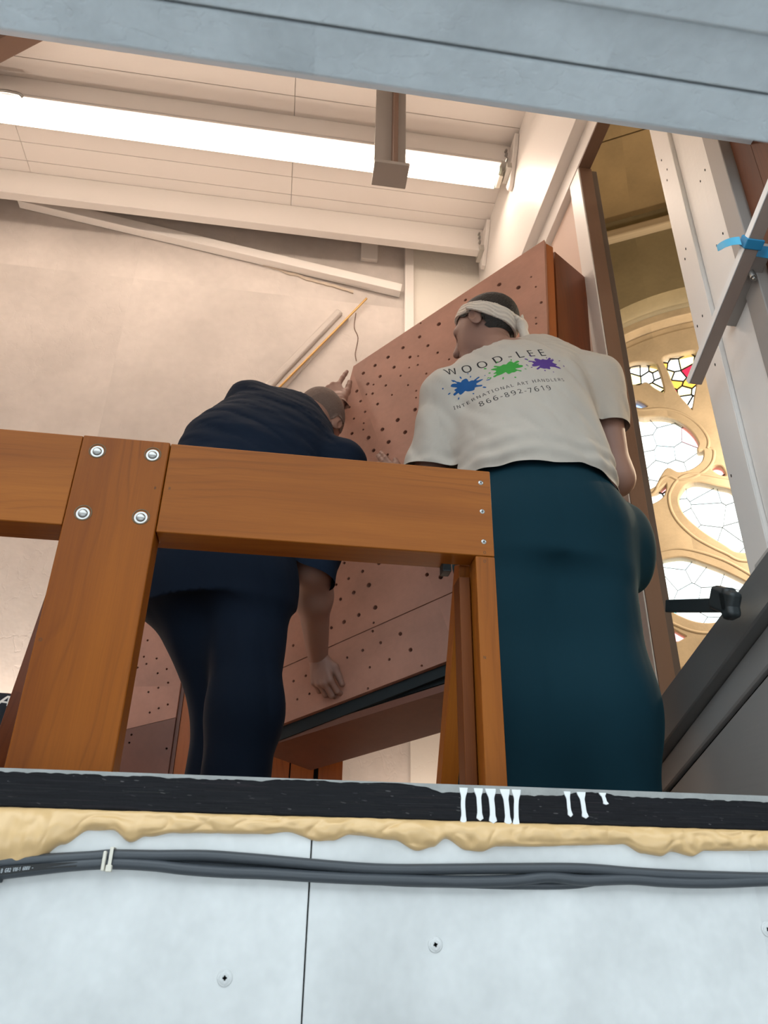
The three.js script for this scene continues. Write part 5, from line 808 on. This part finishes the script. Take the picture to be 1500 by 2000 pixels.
{ // ------------------------------------------------ the bent man in dark navy, reaching to the chest
  const nd = (px, py, d, a, b) => ({ p: at(px, py, d), a, b });
  const shL = at(486, 788, 2.160), shR = at(668, 905, 2.117), lat = dirOf(shL, shR);
  const spine = [nd(428, 1130, 2.009, 0.1890, 0.1458), nd(440, 1045, 2.020, 0.1890, 0.1404), nd(462, 970, 2.052, 0.1944, 0.1404), nd(505, 895, 2.095, 0.2106, 0.1350), nd(550, 842, 2.149, 0.1944, 0.1188), nd(580, 812, 2.203, 0.1080, 0.0864)];
  const elL = at(615, 880, 2.34), wrL = at(662, 784, 2.41), elR = at(608, 1108, 2.084), wrR = atPlane(640, 1292, CH.P1, CH.nz).addScaledVector(CH.nz, 0.06);
  const neckB = at(582, 812, 2.203), hc = at(619, 826, 2.246);
  const hf = V(0.25, -0.55, -0.80).normalize(), hr = V(0, 0, 0).crossVectors(hf, V(0.42, 0.8, -0.35)).normalize(), HF = [hr, V(0, 0, 0).crossVectors(hr, hf).normalize(), hf];
  const hipL = at(362, 1160, 2.030), hipR = at(488, 1160, 1.976), knL = at(446, 1385, 2.106), knR = at(478, 1390, 1.944);
  const anL = V(knL.x - 0.03, FLOOR + 0.08, knL.z + 0.06), anR = V(knR.x - 0.01, FLOOR + 0.08, knR.z + 0.03);
  const g = personBase(V(spine[0].p.x, FLOOR, spine[0].p.z), 'person with shaved head bent forward in dark navy t-shirt, gripping the tilted chest');
  const torso = loft(spine.map((n) => ({ p: n.p, a: n.a * 0.9, b: n.b * 0.9 })), lat);
  const limbs = [cone(shL, elL, 0.054, 0.044), cone(elL, wrL, 0.044, 0.029), cone(shR, elR, 0.062, 0.057), cone(elR, elR.clone().lerp(wrR, 0.3), 0.056, 0.054), cone(elR.clone().lerp(wrR, 0.3), wrR, 0.054, 0.034), cone(hipL, knL, 0.09, 0.062), cone(knL, anL, 0.058, 0.042), cone(hipR, knR, 0.09, 0.062), cone(knR, anR, 0.058, 0.042), cone(neckB, hc.clone().addScaledVector(HF[1], -0.04).addScaledVector(HF[2], -0.025), 0.066, 0.06), cone(anL, anL.clone().add(V(0.0, -0.045, -0.13)), 0.038, 0.03), cone(anR, anR.clone().add(V(0.02, -0.045, -0.13)), 0.038, 0.03)];
  const head = headField(hc, HF, 1.06), body = join(0.045, torso, ...limbs), all = (x, y, z) => smin(body(x, y, z), head(x, y, z), 0.022);
  const [lo, hi] = around([...spine.map((n) => n.p), shL, shR, elL, elR, anL, anR, wrL, wrR], 0.2);
  const nearHead = around([hc], 0.16), inHead = (x, y, z) => { const t = (x - hc.x) * HF[1].x + (y - hc.y) * HF[1].y + (z - hc.z) * HF[1].z; return Math.max(Math.hypot(x - hc.x, y - hc.y, z - hc.z) - 0.15, -0.08 - t); };
  const geos = [nets(all, lo, hi, 0.0105, (x, y, z) => -inHead(x, y, z) - 0.004), nets(all, nearHead[0], nearHead[1], 0.0036, (x, y, z) => inHead(x, y, z))];
  // left hand on the far upper corner of the chest, index finger pointing up; right hand hooked round the bottom rail
  const dl = dirOf(wrL, at(636, 738, 2.46)), sl0 = at(700, 722, 2.44).sub(at(636, 742, 2.46)), sL = sl0.addScaledVector(dl, -sl0.dot(dl)).normalize(), nL = V(0, 0, 0).crossVectors(dl, sL).normalize(); if (nL.z > 0) nL.negate();
  const HL = handField(wrL, dl, nL, sL, [[0.05, 0.1, 0.05], [1.2, 1.0, 0.6], [1.3, 1.0, 0.6], [1.3, 1.1, 0.6]], [[0.75, 0.65, 0.1], [0.85, 0.5, 0.0]], 1.04, [0.85, 0.1, -0.05, -0.13]);
  const pr = atPlane(652, 1395, CH.P1, CH.nz), dr = dirOf(wrR, pr.clone().addScaledVector(CH.nz, 0.036)), pnR = CH.nz.clone().negate(), sR = V(0, 0, 0).crossVectors(dr, pnR).normalize(); if (sR.x < 0) sR.negate();
  const HR = handField(wrR, dr, pnR, sR, [[0.7, 0.8, 0.5], [0.75, 0.9, 0.5], [0.8, 0.9, 0.5], [0.85, 0.9, 0.5]], [[0.75, 0.62, 0.2], [0.95, 0.12, 0.25]]);
  for (const H of [HL, HR]) { const [a, b] = around(H.pts, 0.03); geos.push(nets(H.f, a, b, 0.003)); }
  part('body', mergeGeometries(geos), M.skin1, g);
  const hairF = (x, y, z) => head(x, y, z) - 0.0028 - 0.0008 * N(x * 300, y * 300, z * 300), hl = (x, y, z) => { const px = x - hc.x, py = y - hc.y, pz = z - hc.z, u = px * HF[1].x + py * HF[1].y + pz * HF[1].z, w = px * HF[2].x + py * HF[2].y + pz * HF[2].z, q = Math.abs(px * HF[0].x + py * HF[0].y + pz * HF[0].z); return Math.max(-u - 0.085 + Math.max(0, w + 0.03) * 1.5, w - 0.07, q > 0.066 && w > -0.03 ? 0.015 - u : -1); };
  part('hair', nets(hairF, nearHead[0], nearHead[1], 0.004, hl), std({ color: lin(0.17, 0.12, 0.10), roughness: 0.9 }), g).userData.label = 'close shaved stubble';
  // t-shirt
  const FW = [V(0.5, 0.85, 0).normalize(), V(0.85, -0.5, 0).normalize(), V(0, 0, 1)], w1 = wrinkle(FW, 11, 3, 0.008, 4.2), w2 = wrinkle([V(0.1, 1, 0).normalize(), V(1, -0.1, 0).normalize(), V(0, 0, 1)], 16, 4, 0.005, 12);
  const cuffR = shR.clone().lerp(elR, 1.1), cuffL = shL.clone().lerp(elL, 0.55), dL2 = dirOf(shL, elL), dR2 = dirOf(shR, elR);
  const shirtT = loft([nd(428, 1100, 2.009, 0.2214, 0.1728), nd(440, 1030, 2.020, 0.2246, 0.1706), nd(458, 965, 2.052, 0.2290, 0.1674), nd(500, 895, 2.095, 0.2322, 0.1598), nd(548, 842, 2.149, 0.2106, 0.1350), nd(580, 818, 2.203, 0.15, 0.108), nd(594, 806, 2.219, 0.085, 0.085)], lat);
  const sl = [cone(shL, shL.clone().lerp(elL, 0.8), 0.078, 0.074), cone(shR, shR.clone().lerp(elR, 1.25), 0.086, 0.086)], belly = ell(at(425, 875, 2.074), [0.09, 0.12, 0.1], [V(1, 0, 0), V(0, 1, 0), V(0, 0, 1)]);
  const shirtF = (x, y, z) => { let d = shirtT(x, y, z); d = smin(d, sl[0](x, y, z), 0.06); d = smin(d, sl[1](x, y, z), 0.05); d = smin(d, belly(x, y, z), 0.06); return d + w1(x, y, z) + w2(x, y, z); };
  const hemY = at(440, 1020, 2.009).y, cl = cutAfter(cuffL, dL2, 0.13), cr = cutAfter(cuffR, dR2, 0.11), nk = dirOf(neckB, hc), sx = V(0.45, 0.89, 0).normalize(), hp = at(440, 1035, 2.009);
  const nkc = cutAfter(neckB.clone().addScaledVector(nk, 0.03), nk, 0.105), shirtCut = (x, y, z) => Math.max(cr(x, y, z) , cl(x, y, z) > 0 && z < shL.z ? cl(x, y, z) : -1, x < elR.x - 0.1 ? -((x - hp.x) * sx.x + (y - hp.y) * sx.y) - 0.06 : -1, nkc(x, y, z));
  const [s0, s1] = around([...spine.map((n) => n.p), shL, shR, cuffL, cuffR], 0.2);
  const wantCut = (x, y, z) => { const c = shirtCut(x, y, z); return c; };
  part('t_shirt', nets(shirtF, s0, s1, 0.009, wantCut), M.navy, g);
  const FT = [V(1, 0.2, 0).normalize(), V(-0.1, 1, 0).normalize(), V(0, 0, 1)], w3 = wrinkle(FT, 9, 3, 0.007, 31);
  const pel = loft([nd(425, 1190, 2.009, 0.2106, 0.1620), nd(428, 1130, 2.009, 0.2214, 0.1674), nd(438, 1050, 2.020, 0.2052, 0.1566), nd(446, 1000, 2.030, 0.1944, 0.1512)], lat.clone().lerp(V(1, 0, 0), 0.8).normalize());
  const legJ = join(0.06, cone(hipL, knL, 0.112, 0.086), cone(knL, anL.clone().add(V(0, -0.05, 0)), 0.088, 0.075), cone(hipR, knR, 0.115, 0.088), cone(knR, anR.clone().add(V(0, -0.05, 0)), 0.09, 0.078)), tf = (x, y, z) => smin(pel(x, y, z), legJ(x, y, z), 0.08) + w3(x, y, z), wp = at(446, 1000, 2.030);
  const [t0, t1] = around([spine[0].p, hipL, hipR, knL, knR, anL, anR, spine[1].p, wp], 0.2);
  part('trousers', nets(tf, V(t0.x, FLOOR + 0.005, t0.z), t1, 0.0095, (x, y, z) => Math.max(((x - wp.x) * sx.x + (y - wp.y) * sx.y), FLOOR + 0.05 - y)), M.navyTrouser, g);
  shoes([[V(anL.x, FLOOR, anL.z + 0.05), V(anL.x, FLOOR, anL.z - 0.15)], [V(anR.x, FLOOR, anR.z + 0.05), V(anR.x + 0.02, FLOOR, anR.z - 0.15)]], g, shoeM);
}
{ // ------------------------------------------------ a third person, only a shoulder in the frame at the left edge
  const nd = (px, py, d, a, b) => ({ p: at(px, py, d), a, b });
  const shR = at(14, 1392, 2.3), shL = at(-215, 1400, 2.42), lat = dirOf(shL, shR);
  const spine = [nd(-105, 1690, 2.2, 0.17, 0.13), nd(-105, 1600, 2.22, 0.175, 0.13), nd(-103, 1500, 2.28, 0.19, 0.13), nd(-100, 1420, 2.34, 0.18, 0.11), nd(-100, 1385, 2.38, 0.09, 0.08)];
  const elR = at(0, 1580, 2.36), wrR = at(-60, 1560, 2.58), elL = at(-235, 1580, 2.5), wrL = at(-170, 1560, 2.7), neckB = at(-100, 1385, 2.38), hc = at(-100, 1330, 2.44), hipL = at(-160, 1690, 2.2), hipR = at(-50, 1690, 2.2), knL = at(-190, 1600, 2.55), knR = at(-20, 1600, 2.55);
  const anL = V(knL.x, FLOOR + 0.08, knL.z + 0.22), anR = V(knR.x, FLOOR + 0.08, knR.z + 0.22), HF = [V(1, 0, 0), V(0, 0.97, -0.2).normalize(), V(0, -0.2, -0.97).normalize()];
  for (const q of [hipL, hipR]) q.y = Math.max(q.y, FLOOR + 0.2);
  const g = personBase(V(spine[0].p.x, FLOOR, spine[0].p.z), 'crouching person at left edge, only a dark shirt shoulder with white lettering showing');
  const head = headField(hc, HF, 0.95), limbs = [cone(shL, elL, 0.054, 0.044), cone(elL, wrL, 0.044, 0.029), cone(shR, elR, 0.054, 0.044), cone(elR, wrR, 0.044, 0.029), cone(hipL, knL, 0.085, 0.06), cone(knL, anL, 0.058, 0.042), cone(hipR, knR, 0.085, 0.06), cone(knR, anR, 0.058, 0.042), cone(neckB, hc, 0.06, 0.058), cone(anL, anL.clone().add(V(0, -0.045, -0.13)), 0.036, 0.03), cone(anR, anR.clone().add(V(0, -0.045, -0.13)), 0.036, 0.03)];
  const body = join(0.045, loft(spine.map((n) => ({ p: n.p, a: n.a * 0.9, b: n.b * 0.88 })), lat), ...limbs), all = (x, y, z) => smin(body(x, y, z), head(x, y, z), 0.02), [lo, hi] = around([...spine.map((n) => n.p), shL, shR, elL, elR, wrL, wrR, knL, knR, anL, anR, hc], 0.2);
  const geos = [nets(all, V(lo.x, FLOOR + 0.004, lo.z), hi, 0.011)];
  for (const [w, e] of [[wrL, elL], [wrR, elR]]) { const H = handField(w, dirOf(e, w), V(0, -1, 0), V(w === wrL ? 1 : -1, 0, 0), [[0.3, 0.4, 0.3], [0.3, 0.4, 0.3], [0.3, 0.4, 0.3], [0.3, 0.4, 0.3]], [[0.6, 0.75, 0.1], [0.9, 0.4, 0.2]]); const [a, b] = around(H.pts, 0.03); geos.push(nets(H.f, a, b, 0.0045)); }
  part('body', mergeGeometries(geos), M.skin1, g);
  const w1 = wrinkle([V(0.4, 0.9, 0).normalize(), V(0.9, -0.4, 0).normalize(), V(0, 0, 1)], 10, 4, 0.006, 2), shirtB = join(0.06, loft(spine.map((n) => ({ p: n.p, a: n.a + 0.025, b: n.b + 0.025 })), lat), cone(shR, elR, 0.078, 0.07), cone(shL, elL, 0.078, 0.07));
  const cr = cutAfter(shR.clone().lerp(elR, 0.75), dirOf(shR, elR), 0.12), cl = cutAfter(shL.clone().lerp(elL, 0.75), dirOf(shL, elL), 0.12);
  const sg = nets((x, y, z) => shirtB(x, y, z) + w1(x, y, z), V(lo.x, spine[0].p.y + 0.02, lo.z), V(hi.x, neckB.y + 0.05, hi.z), 0.0095, (x, y, z) => Math.max(cr(x, y, z), cl(x, y, z), y - neckB.y - 0.02, spine[0].p.y + 0.03 - y));
  const cv = document.createElement('canvas'); cv.width = cv.height = 512; const c = cv.getContext('2d'); c.fillStyle = '#0c1420'; c.fillRect(0, 0, 512, 512); c.fillStyle = '#e8e2da'; c.font = 'bold 60px sans-serif'; c.textAlign = 'right'; const a0 = at(12, 1368, 2.21).sub(at(-100, 1420, 2.2)); c.font = 'bold 44px sans-serif'; c.fillText('A', (0.5 + a0.dot(lat) / 0.5) * 512 + 12, (0.28 - a0.y / 0.5) * 512 + 16);
  const tex = new THREE.CanvasTexture(cv); tex.colorSpace = THREE.SRGBColorSpace; const ctr = at(-100, 1420, 2.2), p = sg.attributes.position, uv = new Float32Array(p.count * 2); for (let i = 0; i < p.count; i++) { const q = V(p.getX(i), p.getY(i), p.getZ(i)).sub(ctr); const rear = q.z > -0.16; uv[2 * i] = rear ? clamp(0.5 + q.dot(lat) / 0.5, 0.01, 0.99) : 0.02; uv[2 * i + 1] = rear ? clamp(0.72 + q.y / 0.5, 0.01, 0.99) : 0.02; } sg.setAttribute('uv', new THREE.BufferAttribute(uv, 2));
  part('t_shirt', sg, std({ color: lin(0.8, 0.8, 0.8), map: tex, roughness: 0.9 }), g);
  const tj = join(0.06, cone(hipL, knL, 0.105, 0.082), cone(knL, anL, 0.08, 0.07), cone(hipR, knR, 0.105, 0.082), cone(knR, anR, 0.08, 0.07), loft([{ p: spine[0].p, a: 0.19, b: 0.15 }, { p: spine[1].p, a: 0.185, b: 0.145 }], lat));
  part('trousers', nets(tj, V(lo.x, FLOOR + 0.004, lo.z), V(hi.x, spine[1].p.y + 0.2, hi.z), 0.012, (x, y, z) => Math.max(y - spine[0].p.y - 0.08, FLOOR + 0.05 - y)), M.navyTrouser, g);
  part('hair', nets((x, y, z) => head(x, y, z) - 0.006, ...around([hc], 0.15), 0.006, (x, y, z) => Math.max(hc.y - 0.02 - y, hc.z - 0.05 - z)), std({ color: lin(0.02, 0.015, 0.012), roughness: 0.8 }), g);
  shoes([[V(anL.x, FLOOR, anL.z + 0.05), V(anL.x, FLOOR, anL.z - 0.15)], [V(anR.x, FLOOR, anR.z + 0.05), V(anR.x, FLOOR, anR.z - 0.15)]], g, shoeM);
}
renderer.render(scene, camera);
